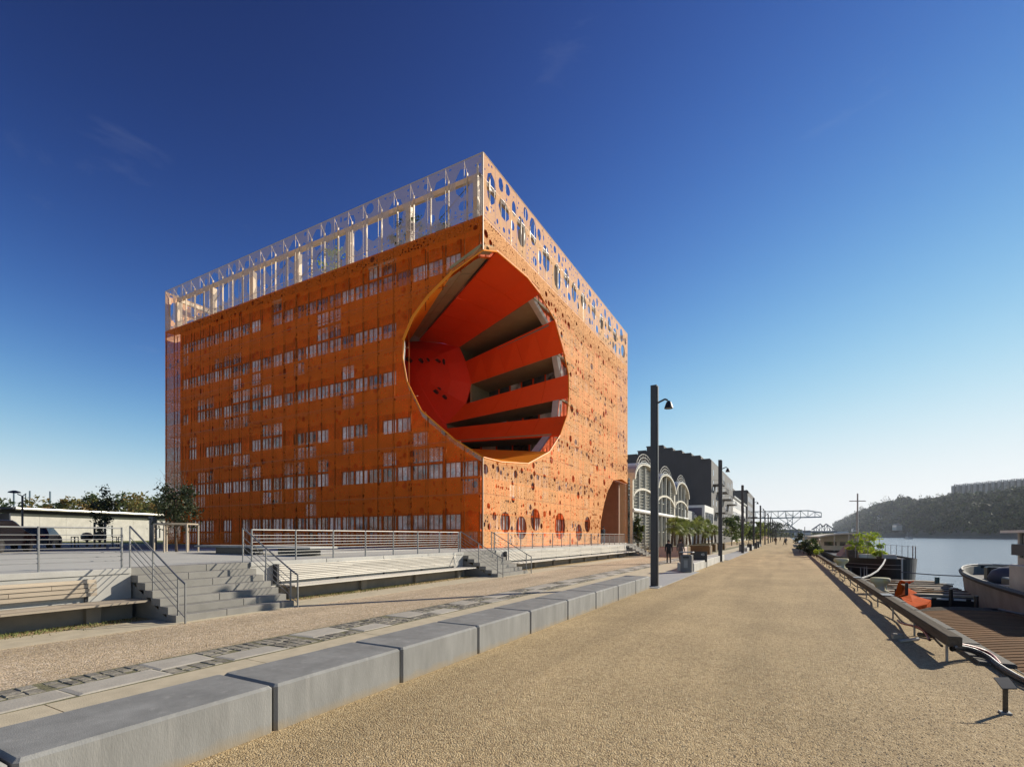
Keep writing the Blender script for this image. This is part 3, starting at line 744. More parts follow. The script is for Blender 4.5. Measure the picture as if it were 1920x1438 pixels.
# skin support: vertical tubes and floor rails behind the panels
def open_z(side, s, poly):
    """z-intervals free of the opening"""
    zs = []
    n = len(poly)
    for i in range(n):
        (a, za), (b, zb) = poly[i], poly[(i+1) % n]
        if (a-s)*(b-s) < 0: zs.append(za+(zb-za)*(s-a)/(b-a))
    return sorted(zs)
M['fin'] = mat('dark_orange_steel', (.26,.06,.010), .8, .15, 2, spec=.05)
for side in ('L', 'R'):
    n, bw, s0 = (NBL, bw_l, XW) if side == 'L' else (NBR, bw_r, YL)
    poly = polyL if side == 'L' else polyR
    for i in range(n+1):
        s = s0+i*bw
        if side == 'L' and i == n: continue
        if side == 'R' and i == 0: s += .04
        if side == 'R' and i == n: s -= .04
        if side == 'L' and i == 0: s += .04
        zs = [PZ]+open_z(side, s, poly)+[ZT]
        if side == 'R':
            az = open_z(side, s, arch)
            if az: zs[0] = max(az)
        m = MB()
        for a, b in zip(zs[0::2], zs[1::2]):
            p = to3(side, s, a, -.10); r = .034
            m.box(p[0]-r, p[0]+r, p[1]-r, p[1]+r, a, min(b, ZR-.1))
        m.build('mullion', M['fin'], bld)
        if i < n:
            s2 = s0+(i+.5)*bw; zz = [PZ]+open_z(side, s2, poly)+[ZR-.1]
            if side == 'R' and open_z(side, s2, arch): zz[0] = max(open_z(side, s2, arch))
            if len(zz) % 2 == 0:
                m = MB()
                for a, b in zip(zz[0::2], zz[1::2]):
                    p = to3(side, s2, a, -.78); m.box(p[0]-.025, p[0]+.025, p[1]-.025, p[1]+.025, a+.3, b-.3)
                m.build('fin', M['fin'], bld)
        # crown posts, pale steel, with short outriggers to the skin
        p = to3(side, s, ZR, -.42 if side == 'L' else -.45); r = .038
        m = MB(); m.box(p[0]-r, p[0]+r, p[1]-r*1.6, p[1]+r*1.6, ZR-.02, ZT-.55)
        q = to3(side, s, ZT-.06, -.05); m.tube((p[0], p[1], ZT-.6), q, .022, 4); m.tube((p[0], p[1], ZR+.3), to3(side, s, ZR+.3, -.05), .02, 4)
        p2 = to3(side, s, ZR, -.06); m.tube((p2[0], p2[1], ZR), (p2[0], p2[1], ZT), .02, 4)
        m.build('crown_post', M['beige'], bld)
    m = MB()
    for fl in range(1, 7):
        z = PZ+fl*FH; segs_ = []
        cut = sorted([a+(b-a)*(z-za)/(zb-za) for (a, za), (b, zb) in zip(poly, poly[1:]+poly[:1]) if (za-z)*(zb-z) < 0])
        lo, hi = s0+.05, s0+n*bw-.05
        pts = [lo]+[c for c in cut if lo < c < hi]+[hi] if len([c for c in cut if lo < c < hi]) % 2 == 0 else ([lo]+[c for c in cut if lo < c < hi] if side == 'L' else [c for c in cut if lo < c < hi]+[hi])
        if side == 'R' and fl in (1,): pts[-1] = arch[1][0]
        for a, b in zip(pts[0::2], pts[1::2]):
            for dz, o_ in ((0, -.06), (.0, -.5)):
                m.tube(to3(side, a, z+dz, o_), to3(side, b, z+dz, o_), .03, 4)
    m.build('floor_rail', M['dkorange'], bld)
# bars crossing the big ground floor holes
# crown: top frame, columns, ring beam, guard rails
for (p, q) in (((XW, YL), (XR, YL)), ((XR, YL), (XR, YB)), ((XR, YB), (XW, YB)), ((XW, YB), (XW, YL))):
    P, Q = Vector((*p, 0)), Vector((*q, 0)); d = (Q-P).normalized(); nrm = Vector((-d.y, d.x, 0))
    MB().tube(P+Vector((0,0,ZT)), Q+Vector((0,0,ZT)), .03, 6).build('top_rail', M['beige'], bld)
    a = P+nrm*.75+d*.75; b = Q+nrm*.75-d*.75
    MB().prism([a+Vector((0,0,ZT-.88)), b+Vector((0,0,ZT-.88)), b+Vector((0,0,ZT-.54)), a+Vector((0,0,ZT-.54))], nrm*.22).build('ring_beam', M['beige'], bld)
    MB().tube(a+Vector((0,0,ZR+1.0)), b+Vector((0,0,ZR+1.0)), .02, 5).tube(a+Vector((0,0,ZR+.5)), b+Vector((0,0,ZR+.5)), .012, 5).build('guard_rail', M['beige'], bld)
    L0 = (b-a).length; k = int(round(L0/6))
    if p == (XR, YB) or p == (XW, YB): continue
    for i in range(k):
        c = a+d*(L0*i/k)+nrm*.15
        MB().box(c.x-.24, c.x+.24, c.y-.2, c.y+.2, ZR-.02, ZT-.96).build('crown_column', M['beige'], bld)
# diagonal braces in the crown of the shaded side
for i in (3, 9, 12, 21):
    a, b = XW+i*bw_l, XW+(i+3)*bw_l
    MB().tube((a, YL+.8, ZR+.1), (b, YL+.8, ZT-1), .025, 5).build('brace', M['darksteel'], bld)
# roof pergola beam and small roof things
MB().box(XW+1, XW+9, YL+7, YL+7.3, ZT-1.4, ZT-1.1).build('roof_beam', M['white'], bld)
# corner post of the skin
m = MB(); m.box(XR-.04, XR+.012, YL-.012, YL+.04, PZ, O[13].z-.02); m.box(XR-.04, XR+.012, YL-.012, YL+.04, O[0].z+.02, ZT+.03)
m.build('corner_profile', M['beige'], bld)

# ---- the cone
axis_c = sum(O, Vector())/NG
def facet(idx, name, mk, thick=.14, a=0.0, b=1.0, out=0.0):
    """strip of the cone between generators idx[0]..idx[-1]"""
    for i, j in zip(idx[:-1], idx[1:]):
        P = [O[i]+(I[i]-O[i])*a, O[j]+(I[j]-O[j])*a, O[j]+(I[j]-O[j])*b, O[i]+(I[i]-O[i])*b]
        c = sum(P, Vector())/4; n = (P[1]-P[0]).cross(P[3]-P[0]).normalized()
        mid = (O[0]+O[7]+O[13]+O[17])/4*.5+(I[0]+I[7]+I[13])/3*.5
        if n.dot(c-mid) < 0: n = -n
        P = [p+n*out for p in P]
        m = MB(); nseg = 5
        for k in range(nseg):
            t0, t1 = k/nseg+.0013, (k+1)/nseg-.0013
            A, B, C_, D = P[0].lerp(P[3], t0), P[1].lerp(P[2], t0), P[1].lerp(P[2], t1), P[0].lerp(P[3], t1)
            m = MB(); m.prism([A, B, C_, D], n*thick); m.build(name, M[mk], bld)
facet([1, 2, 3], 'cone_panel', 'red')
facet([21, 0, 1], 'concrete_soffit', 'olive', out=.25)
facet([18, 19, 20, 21], 'cone_panel', 'orange')
facet([4, 5], 'cone_panel', 'red'); facet([6, 7], 'cone_panel', 'red'); facet([8, 9], 'cone_panel', 'red')
facet([10, 11, 12, 13], 'cone_panel', 'orange')
facet([13, 14, 15, 16, 17, 18], 'cone_panel', 'orange', a=.13)
# inner wall closing the cone, built as facets so its creases show
cen = cp(806, 712)+Vector((0, -2.3, 0))
for i in range(NG):
    j = (i+1) % NG; c0_ = cp(806, 712)
    m1_ = I[i].lerp(c0_, .30)+Vector((0, -1.25, 0)); m2_ = I[j].lerp(c0_, .30)+Vector((0, -1.25, 0)); k1_ = I[i].lerp(c0_, .66)+Vector((0, -2.05, 0)); k2_ = I[j].lerp(c0_, .66)+Vector((0, -2.05, 0))
    MB().prism([I[i]*1.0, I[j]*1.0, m2_, m1_], (0, .12, 0)).build('end_panel', M['redcap'], bld)
    MB().prism([m1_, m2_, k2_, k1_], (0, .12, 0)).build('end_panel', M['redcap'], bld)
    MB().prism([k1_, k2_, cen], (0, .12, 0)).build('end_panel', M['redcap'], bld)
for (x0, y0, w, h) in ((793,687,12,10),(816,689,7,9),(844,688,9,7),(853,689,2,10),(828,687,3,6),(840,744,8,8),(852,752,7,8),(846,738,4,4)):
    f = 1.0; pts = [cp(x0-w/2, y0-1), cp(x0+w*.1, y0-h/2), cp(x0+w/2, y0+1), cp(x0+w*.2, y0+h/2)]
    # lay the opening on the faceted wall: push back along the view-independent normal (+Y) to the local depth
    d = -2.3*max(0, 1-(((x0-806)/80)**2+((y0-712)/85)**2))**.5
    MB().prism([p+Vector((0, d-.30, 0)) for p in pts], (0, .3, 0)).build('end_window', M['glass'], bld)
# terraces behind the gaps between the red bands
def terrace(i, j, deep, glass=True, z_up=None):
    sh = [hit(i, 'R'), hit(j, 'R')]
    A, B = O[i].lerp(I[i], .06), O[j].lerp(I[j], .06)
    Ai, Bi = I[i].copy(), I[j].copy()
    dv = Vector((0, deep, 0))
    zt = max(A.z, Ai.z)+.02; zb = min(B.z, Bi.z)-.02
    def flat(z, mk, nm, h):
        P = [Vector((A.x, A.y-.3, z)), Vector((A.x, A.y+deep, z)), Vector((Ai.x, Ai.y+deep, z)), Vector((Ai.x, Ai.y-.3, z))]
        MB().prism(P, (0, 0, h)).build(nm, M[mk], bld)
    MB().prism([A+Vector((0,.06,0)), A+dv, Ai+dv, Ai+Vector((0,.06,0))], (0, 0, .2)).build('soffit', M['olive'], bld)
    MB().prism([B+Vector((0,.06,0)), B+dv, Bi+dv, Bi+Vector((0,.06,0))], (0, 0, -.2)).build('terrace_floor', M['step'], bld)
    # back wall of glass with red mullions
    a, b = Vector((A.x, A.y+deep*.82, 0)), Vector((Ai.x, Ai.y+deep*.82, 0))
    n = 7
    for k in range(n):
        p, q = a.lerp(b, k/n), a.lerp(b, (k+1)/n); d = (q-p).normalized()
        m = MB(); m.prism([p+Vector((0,0,zb)), p+d*.16+Vector((0,0,zb)), p+d*.16+Vector((0,0,zt)), p+Vector((0,0,zt))], (0, -.12, 0)); m.build('red_mullion', M['red'], bld)
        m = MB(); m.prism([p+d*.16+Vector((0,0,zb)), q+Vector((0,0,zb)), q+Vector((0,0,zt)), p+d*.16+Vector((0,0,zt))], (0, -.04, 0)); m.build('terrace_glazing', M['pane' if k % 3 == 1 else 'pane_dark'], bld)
    # inner end
    MB().prism([Vector((Ai.x, Ai.y, zb)), Vector((Ai.x, Ai.y+deep, zb)), Vector((Ai.x, Ai.y+deep, zt)), Vector((Ai.x, Ai.y, zt))], (-.15, 0, 0)).build('terrace_end', M['olive'], bld)
    # glass balustrade line on the lower edge
for (i, j, dp) in ((3, 4, 5.5), (5, 6, 4.2), (7, 8, 4.2), (9, 10, 4.5)): terrace(i, j, dp)
# pale concrete rim seen at the outer ends of the gaps, following the cut
for (i, j) in ((3, 4), (5, 6), (7, 8), (9, 10)):
    a0, a1 = .07, .115
    P = [O[i].lerp(I[i], a0), O[j].lerp(I[j], a0), O[j].lerp(I[j], a1), O[i].lerp(I[i], a1)]
    MB().prism(P, (0.1, .55, 0)).build('rim_column', M['conc_pale'], bld)
# thin flange along the edge of the opening
m = MB()
ring = O+[O[0]]
for i in range(NG): m.tube(ring[i], ring[i+1], .05, 6)
m.build('edge_tube', M['orange'], bld)
# glazing band lining the hole between skin and inner wall (seen lit through the shaded skin)
for i in list(range(13, 18)):
    j = i+1
    P = [O[i].lerp(I[i], .0), O[j].lerp(I[j], .0)]
    m = MB(); 
    m.prism([P[0]+Vector((0,.06,0)), P[1]+Vector((0,.06,0)), P[1]+Vector((-.35,.55,-.25)), P[0]+Vector((-.35,.55,-.25))], (0, .04, 0)); m.build('edge_lining', M['conc_pale'], bld)
# ---- the arch at the far corner
m = MB()
ap = arch[1:-2]+[(YB-.02, arch[-2][1])]
dep = 9.0
for i in range(len(ap)-1):
    (a, za), (b, zb) = ap[i], ap[i+1]
    MB().prism([(XR-.01, a, za), (XR-.01, b, zb), (XR-dep, b+1.5 if i == len(ap)-2 else b, zb*.96), (XR-dep, a, za*.96)], (0, .06, .06)).build('arch_soffit', M['orange'], bld)
MB().box(XR-dep, XR-.02, ap[0][0]-.05, ap[0][0], PZ, ap[0][1]).build('arch_side', M['orange'], bld)
m = MB(); m.box(XR-dep-.2, XR-dep, ap[0][0], YB-GAP, PZ, 11); m.build('arch_wall', M['brown'], bld)
MB().box(XR-dep, XR-1.0, YB-1.6, YB-1.3, PZ, 11).build('arch_wall', M['brown'], bld)
MB().box(XR-dep, XR-1.0, YB-1.66, YB-1.6, 5.0, 5.25).build('arch_band', M['brown'], bld)
MB().box(XR-1.0, XR-.6, YB-1.7, YB-1.2, PZ, ap[-1][1]+.3).build('arch_pier', M['brown'], bld)
# ================================================================== BUILDINGS ALONG THE QUAY
# ---- vaulted pavilion
XP = -17.5
pav = thing('vaulted_pavilion', 'pale steel pavilion with three arched louvred gables right of the orange building', 'building', (XP, 63, 0))
NA = 3; y0p = 63.0; aw = 13.5; zs_, zr_ = 9.3, 2.5
M['louvre'] = mat('louvre_white', (.50,.50,.44), .5, .06, 2)
M['zinc'] = mat('zinc_roof', (.42,.43,.42), .45, .12, 2, metal=.4)
def arcpt(k, t, r=1.0, dz=0):       # t in 0..1 along arch k
    a = math.pi*(1-t); yc = y0p+aw*(k+.5)
    return (yc+math.cos(a)*(aw/2-.25)*r, zs_+dz+math.sin(a)*zr_*r)
for k in range(NA):
    ya, yb = y0p+aw*k, y0p+aw*(k+1)
    # barrel roof
    m = MB(); n = 14
    for i in range(n):
        a, b = arcpt(k, i/n, 1.02, .12), arcpt(k, (i+1)/n, 1.02, .12)
        m.prism([(XP+.5, *a), (XP+.5, *b), (XP-26, *b), (XP-26, *a)], (0, 0, .12))
    m.build('roof', M['zinc'], pav)
    for nm, r0, r1, x0, x1, mk in (('arch_rim', .965, 1.03, XP-.1, XP+.55, 'cream'),):
        m = MB()
        for i in range(n):
            a, b, c, d = arcpt(k, i/n, r0), arcpt(k, (i+1)/n, r0), arcpt(k, (i+1)/n, r1), arcpt(k, i/n, r1)
            m.prism([(x0, *a), (x0, *b), (x0, *c), (x0, *d)], (x1-x0, 0, 0))
        m.build(nm, M[mk], pav)
    m = MB(); n = 14
    for i in range(n):   # second, lower curved transom
        a, b = arcpt(k, i/n, .985, -2.6), arcpt(k, (i+1)/n, .985, -2.6)
        a = (a[0], a[1]-(a[1]-zs_+2.6)*.35); b = (b[0], b[1]-(b[1]-zs_+2.6)*.35)
        m.prism([(XP, *a), (XP, *b), (XP, b[0], b[1]+.28), (XP, a[0], a[1]+.28)], (.3, 0, 0))
    m.build('transom', M['cream'], pav)
    MB().tube((XP+.2, ya+.2, 5.35), (XP+.2, yb-.2, 5.35), .26, 8).build('cross_pipe', M['white'], pav)
    for i in range(5):
        t = i/4; y = ya+.25+(aw-.5)*t
        z = arcpt(k, (1-math.cos(math.pi*t))/2 if False else t)[1]
        yc = ya+aw/2; z = zs_+zr_*math.sqrt(max(0, 1-((y-yc)/(aw/2-.2))**2))
        w = .22 if i in (0, 4) else .10
        MB().box(XP-.1, XP+.25, y-w, y+w, 0, z).build('column' if i in (0, 4) else 'mullion', M['cream'] if i in (0,4) else M['louvre'], pav)
    # louvred or glazed bays
    for i in range(4):
        a, b = ya+.5+(aw-1)*i/4+.08, ya+.5+(aw-1)*(i+1)/4-.08; yc = ya+aw/2
        zt = min(zs_+zr_*math.sqrt(max(0, 1-((y-yc)/(aw/2-.2))**2)) for y in (a, b))-.1
        MB().box(XP-.5, XP-.42, a, b, .2, zt+.4).build('glazing', M['pane_dark'], pav)
        if k == 0 or (k == 1 and i == 3):
            z = .4; m = MB()
            while z < zt:
                m.prism([(XP-.2, a, z), (XP-.2, b, z), (XP+.02, b, z+.26), (XP+.02, a, z+.26)], (.02, 0, -.02)); z += .42
            m.build('louvres', M['louvre'], pav, kind='stuff')
        else:
            for z in (2.6, 7.2):
                MB().box(XP-.38, XP-.3, a, b, z, z+.12).build('glazing_bar', M['louvre'], pav)
    # hoops over the roof
    for j, (r, dx) in enumerate(((1.0, 0), (.86, 0), (.72, 0))):
        pts = []
        for i in range(17):
            a = math.pi*i/16; pts.append((XP+.2-dx, ya+aw/2-math.cos(a)*5.4*r, 10.1+math.sin(a)*3.2*r))
        MB().path(pts, .032, 5).build('roof_hoop', M['louvre'], pav)
    m = MB()
    for i in range(1, 16):
        a = math.pi*i/16; m.tube((XP+.2, ya+aw/2-math.cos(a)*5.4*.72, 10.1+math.sin(a)*3.2*.72), (XP+.2, ya+aw/2-math.cos(a)*5.4, 10.1+math.sin(a)*3.2), .03, 4)
    m.build('hoop_struts', M['louvre'], pav, kind='stuff')
MB().box(XP-26, XP-25.6, y0p, y0p+NA*aw, 0, 9).build('rear_wall', M['cream'], pav)
MB().box(XP-26, XP-.6, y0p-.3, y0p, 0, 8.8).build('side_wall', M['cream'], pav)
MB().box(XP-26, XP-.6, y0p+NA*aw, y0p+NA*aw+.3, 0, 8.8).build('side_wall', M['cream'], pav)
# ---- dark stepped warehouse
M['darkwall'] = mat('dark_grey_cladding', (.055,.052,.052), .7, .12, .3)
M['darkwall2'] = mat('grey_brown_cladding', (.085,.083,.08), .7, .1, .3)
dk = thing('stepped_warehouse', 'tall dark grey building with a stepped parapet behind the vaulted pavilion', 'building', (XP, 139, 0))
Yd = 139.0
us = [1333,1314.4,1297,1279.4,1262,1245,1212.6,1196,1180,1120]; vsx = [861.5,855.5,850.8,845.8,841,837,846,853,856]
xs = [XP]+[atY(u, Yd) for u in us[1:]]
for i in range(len(vsx)):
    xm = (xs[i]+xs[i+1])/2; z = zat(vsx[i], xm, Yd)
    MB().box(xs[i+1], xs[i]-(.004 if i else 0), Yd, Yd+58, 0, z).build('bay', M['darkwall'], dk)
    MB().box(xs[i+1]-.15, xs[i]-.16, Yd-.12, Yd+.3, z, z+.22).build('parapet', M['darksteel'], dk)
z1 = zat(862, XP, Yd)
MB().box(XP+.004, XP+.12, Yd+.02, Yd+57.9, 0, z1-.1).build('quay_front', M['darkwall2'], dk)
rr = random.Random(3)
for i in range(9):
    for j in range(5):
        if rr.random() < .75:
            y = Yd+3+i*6.2; z = 2.5+j*3.9; h = rr.choice([1.6, 2.6]); MB().box(XP+.1, XP+.16, y, y+1.5, z, z+h).build('window', M['pane_dark'], dk)
for (y, z, l) in ((Yd+3, 15.6, 6), (Yd+12, 14.2, 7), (Yd+24, 13, 7), (Yd+38, 12.2, 7), (Yd+8, 8.3, 7), (Yd+22, 7.4, 8), (Yd+36, 6.4, 7)):
    b = MB().box(XP+.13, XP+2.6, y, y+l, z, z+.22).build('balcony', M['darksteel'], dk)
    m = MB(); m.tube((XP+2.55, y+.05, z+1.2), (XP+2.55, y+l-.05, z+1.2), .04, 4); m.tube((XP+.2, y+.05, z+1.2), (XP+2.55, y+.05, z+1.2), .04, 4)
    for q in range(8): m.tube((XP+2.55, y+.05+q*(l-.1)/7, z+.2), (XP+2.55, y+.05+q*(l-.1)/7, z+1.2), .025, 4)
    m.build('railing', M['darksteel'], b, kind='stuff')
# ---- low annex with banner wall
an = thing('low_annex', 'low grey and white annex with a white tree emblem banner before the dark warehouse', 'building', (XP, 106, 0))
def Zx(v, u, x): return zat(v, x, atX(u, x))
MB().box(XP-25, XP-1.5, 106, 138.5, 0, 7.6).build('wall', M['zinc'], an)
ya, yb = atX(1334, XP+.8), atX(1345, XP+.8)
MB().box(XP-6, XP+.8, 122, 138, 0, 9.2).build('white_block', M['white'], an)
MB().box(XP-5, XP+.2, 121.86, 121.98, 2.5, 8.6).build('banner', mat('banner_purple_grey', (.10,.09,.12), .7), an)
m = MB(); cx = XP-2.2
for (dx, dz, r) in ((0,6.9,.75),(-.8,6.5,.6),(.8,6.6,.6),(.35,7.3,.5),(-.4,7.2,.5)): m.prism([(cx+dx+r*math.cos(q*1.05), 121.8, dz+r*.8*math.sin(q*1.05)) for q in range(6)], (0, .05, 0))
m.box(cx-.15, cx+.15, 121.8, 121.85, 4.9, 6.2); m.build('emblem', M['white'], an)
for i in range(5): MB().box(XP+.8, XP+.86, 123+i*2.9, 125.2+i*2.9, 5.2, 7.6).build('window', M['pane_dark'], an)
MB().box(XP+.8, XP+.86, 123, 137, .6, 3.6).build('shopfront', M['pane_dark'], an)
# ---- white row further on
wr = thing('white_row_building', 'bright white long building with dark balconies beyond the stepped warehouse', 'building', (XP, 199, 0))
MB().box(XP-20, XP, 199, 262, 0, 16.2).build('wall', M['white'], wr)
for i in range(11):
    for j in range(4): MB().box(XP, XP+.08, 201+i*5.6, 203.2+i*5.6, 1+j*3.9, 3.4+j*3.9).build('window', M['pane_dark'], wr)
for i in range(4): MB().box(XP+.1, XP+1.8, 203+i*14, 212+i*14, 8.4, 9.6).build('balcony', M['darksteel'], wr)
MB().box(XP-20.5, XP+.6, 198.5, 262.5, 16.2, 16.8).build('roof', M['zinc'], wr)
w2 = thing('grey_block', 'mid grey stepped block behind the white row', 'building', (XP, 275, 0))
MB().box(XP-30, XP, 275, 330, 0, 25).build('wall', M['darkwall2'], w2); MB().box(XP-30, XP-8, 274, 330.5, 25, 27.5).build('attic', M['darkwall'], w2)
for i in range(8):
    for j in range(5): MB().box(XP, XP+.1, 278+i*6.4, 281.5+i*6.4, 2+j*4.4, 4.6+j*4.4).build('window', M['pane_dark'], w2)
for j in range(3): MB().box(XP+.1, XP+3, 280+j*12, 290+j*12, 6+j*3, 6.6+j*3).build('balcony', M['darksteel'], w2)
w3 = thing('brick_shed', 'low reddish shed standing far along the quay', 'building', (-15, 340, 0))
MB().box(-40, -15, 340, 520, 0, 7).build('wall', mat('far_brick', (.30,.18,.13), .8), w3); MB().box(-41, -14, 339, 521, 7, 7.8).build('roof', M['zinc'], w3)

# ---- low building on the left
lb = thing('low_pavilion', 'long low pale concrete building with a silver eave at the left edge', 'building', (-75, 20, PZ))
A = atD(20, 1012, 67); B = atD(318, 1012, 90); A.z = B.z = PZ
d = (B-A).normalized(); nr = Vector((-d.y, d.x, 0))
hA, hB = 2+46/936*67-PZ, 2+42/936*90-PZ
def lbp(s, o, z): p = A+(B-A)*s+nr*o; return Vector((p.x, p.y, z))
h0 = PZ+hA*.95
for i in range(7):
    s0, s1 = i/7, (i+1)/7
    MB().prism([lbp(s0, 0, PZ-.5), lbp(s1-.001, 0, PZ-.5), lbp(s1-.001, 0, h0), lbp(s0, 0, h0)], nr*.25).build('wall_panel', M['conc_pale'], lb)
MB().prism([lbp(-.05, .3, h0), lbp(1.1, .3, h0), lbp(1.1, .3, h0+.55), lbp(-.05, .3, h0+.55)], nr*.2).build('clerestory', M['black'], lb)
m = MB()
m.prism([lbp(-.02, -1.2, h0+.55), lbp(1.12, -1.2, h0+.55), lbp(1.12, 9, h0+.6), lbp(-.02, 9, h0+.6)], (0, 0, .25)); m.build('roof', M['darksteel'], lb)
m = MB(); m.tube(lbp(-.01, -1.25, h0+.62), lbp(1.12, -1.25, h0+.62), .16, 8).build('eave', mat('bright_aluminium', (.75,.74,.70), .3, .05, metal=.6), lb)
MB().prism([lbp(-.35, 2, PZ), lbp(-.003, 2, PZ), lbp(-.003, 2, h0+.9), lbp(-.35, 2, h0+.9)], nr*8).build('dark_wing', M['darkwall'], lb)
MB().prism([lbp(0, .26, PZ), lbp(1, .26, PZ), lbp(1, 8.5, PZ), lbp(0, 8.5, PZ)], (0, 0, h0-PZ)).build('body', M['darkwall2'], lb)
for (s, w, z0, z1) in ((.505, .055, PZ+.7, PZ+2.5), (.85, .06, PZ+.5, PZ+2.1), (.955, .02, PZ+.3, PZ+2.5)):
    MB().prism([lbp(s, -.05, z0), lbp(s+w, -.05, z0), lbp(s+w, -.05, z1), lbp(s, -.05, z1)], nr*.04).build('shutter', M['zinc'], lb)
    MB().prism([lbp(s+w, -.04, z0), lbp(s+w+.012, -.04, z0), lbp(s+w+.012, -.04, z1), lbp(s+w, -.04, z1)], nr*.03).build('shutter_frame', M['black'], lb)
# chimneys far behind
for (u, v0, h, dst, lab) in ((26, 924, 0, 300, 'first'), (48, 926, 0, 320, 'second, shortest'), (56, 920, 0, 300, 'third'), (94, 921, 0, 300, 'rightmost')):
    p = atD(u, v0, dst); mch = MB(); mch.tube((p.x, p.y, 0), (p.x, p.y, p.z), .45 if lab[0] != 's' else .35, 10)
    tag(mch.build('chimney', mat('chimney_blue', (.12,.17,.20), .6)), 'slim blue grey chimney above the autumn trees, %s from the left' % lab, 'chimney', 'slim chimneys on the left horizon')

# ================================================================== VEGETATION
def foliage(mb, c, rx, rz, n, size, rg, mats=3, flat=1.0):
    """leaf quads in irregular clumps through a crown"""
    K = max(5, n//60)
    cl = []
    for k in range(K):
        while True:
            p = Vector((rg.uniform(-1,1), rg.uniform(-1,1), rg.uniform(-1,1)))
            if .15 < p.length < 1: break
        cl.append((p, rg.uniform(.22, .42)))
    for i in range(n):
        p, s = cl[i % K]
        q = p+Vector((rg.gauss(0, 1), rg.gauss(0, 1), rg.gauss(0, .8)))*s*.55
        P = Vector((c[0]+q.x*rx, c[1]+q.y*rx, c[2]+q.z*rz))
        a = Vector((rg.gauss(0,1), rg.gauss(0,1), rg.gauss(0,.7))).normalized(); b = a.orthogonal().normalized()
        b = (b*math.cos(i)+a.cross(b)*math.sin(i)); z = size*rg.uniform(.6, 1.4)
        mb.add([P-a*z, P+b*z*.45, P+a*z, P-b*z*.45], [(0,1,2,3)], (i % K) % mats if rg.random() < .8 else rg.randrange(mats))
def leafset(name, cols): return [mat('%s_%d' % (name, i), c, .6, .2, 4, trans=.35) for i, c in enumerate(cols)]
LV_green = leafset('leaf_green', [(.065,.10,.022),(.045,.075,.02),(.10,.13,.03)])
LV_autumn = leafset('leaf_autumn', [(.17,.15,.03),(.10,.12,.03),(.22,.14,.03)])
LV_dark = leafset('leaf_dark', [(.025,.04,.015),(.035,.05,.02),(.05,.06,.02)])
LV_palm = leafset('leaf_palm', [(.17,.22,.035),(.24,.27,.05),(.10,.14,.025)])
LV_lime = leafset('leaf_lime', [(.34,.44,.035),(.46,.52,.05),(.22,.32,.03)])
M['bark'] = mat('bark', (.09,.065,.045), .9, .3, 8, .01, 30)
def tree(label, base, H, cr, cz, leaves, n=1200, size=.12, trunk=.12, cbase=None, seed=1, group=None, name='tree', lean=0):
    rg = random.Random(seed); t = thing(name, label, 'tree', base, group); b = Vector(base)
    zc = b.z+H-cz; top = Vector((b.x+lean, b.y, zc+cz*.4))
    m = MB(); pts = [b+(top-b)*(i/6)+Vector((rg.gauss(0,.03), rg.gauss(0,.03), 0))*H*.15*(i > 0) for i in range(7)]
    for i in range(6): m.tube(pts[i], pts[i+1], trunk*(1-i/7.5), 7, trunk*(1-(i+1)/7.5))
    for k in range(10):
        q = pts[3+k % 3]; e = Vector((b.x+rg.uniform(-1,1)*cr*.75, b.y+rg.uniform(-1,1)*cr*.75, zc+rg.uniform(-.5,.7)*cz)); mid = q.lerp(e, .5)+Vector((0,0,-.1*cz))
        m.tube(q, mid, trunk*.35, 5, trunk*.22); m.tube(mid, e, trunk*.22, 5, trunk*.06)
    m.build('trunk', M['bark'], t)
    m = MB(); foliage(m, (b.x+lean*.6, b.y, zc), cr, cz, n, size, rg); m.build('crown', leaves, t)
    return t
# autumn trees behind the low building
rg = random.Random(9)
spec = [(-12,933),(14,929),(70,938),(88,934),(112,936),(132,932),(150,928),(172,931),(200,934),(222,937),(243,929),(258,925),(276,928),(296,933),(310,938)]
for i, (u, v) in enumerate(spec):
    dd = rg.uniform(125, 160); p = atD(u, v, dd); H = p.z-PZ
    lv = [LV_autumn, LV_green, LV_autumn][i % 3]
    tree('autumn tree crown above the low roof, %s' % (['at the left edge','second from the left edge','between the chimneys','right of the third chimney','left of the small plaza tree','with orange leaves left of the plaza tree','tallest left of the plaza tree','behind the small plaza tree','just right of the plaza tree','low and yellowish','left of the big green crown','with the highest round crown','right part of the big crown','beside the orange building','touching the orange building edge'][i]), (p.x, p.y, PZ), H, rg.uniform(4.2, 6), H*.42, lv, 900, .5, .25, seed=i+40, group='autumn trees behind the low building')
# small plaza tree with stake frame
p = gnd(187, 1027, PZ); dd = PF(p.x, p.y)
H = (1005-916)/936*dd+2-PZ
t = tree('young slim tree with sparse leaves in front of the low concrete building', (p.x, p.y, PZ), H, .95, H*.36, LV_dark, 700, .11, .06, seed=3, name='young_tree')
t = thing('tree_guard', 'dark timber stake frame around the young slim tree', 'tree guard', (p.x, p.y, PZ))
for dx in (-.75, .75): MB().box(p.x+dx-.05, p.x+dx+.05, p.y-.05, p.y+.05, PZ, PZ+1.75).build('stake', M['darksteel'], t)
MB().box(p.x-.69, p.x+.69, p.y-.03, p.y+.03, PZ+1.6, PZ+1.68).build('crossbar', M['darksteel'], t)
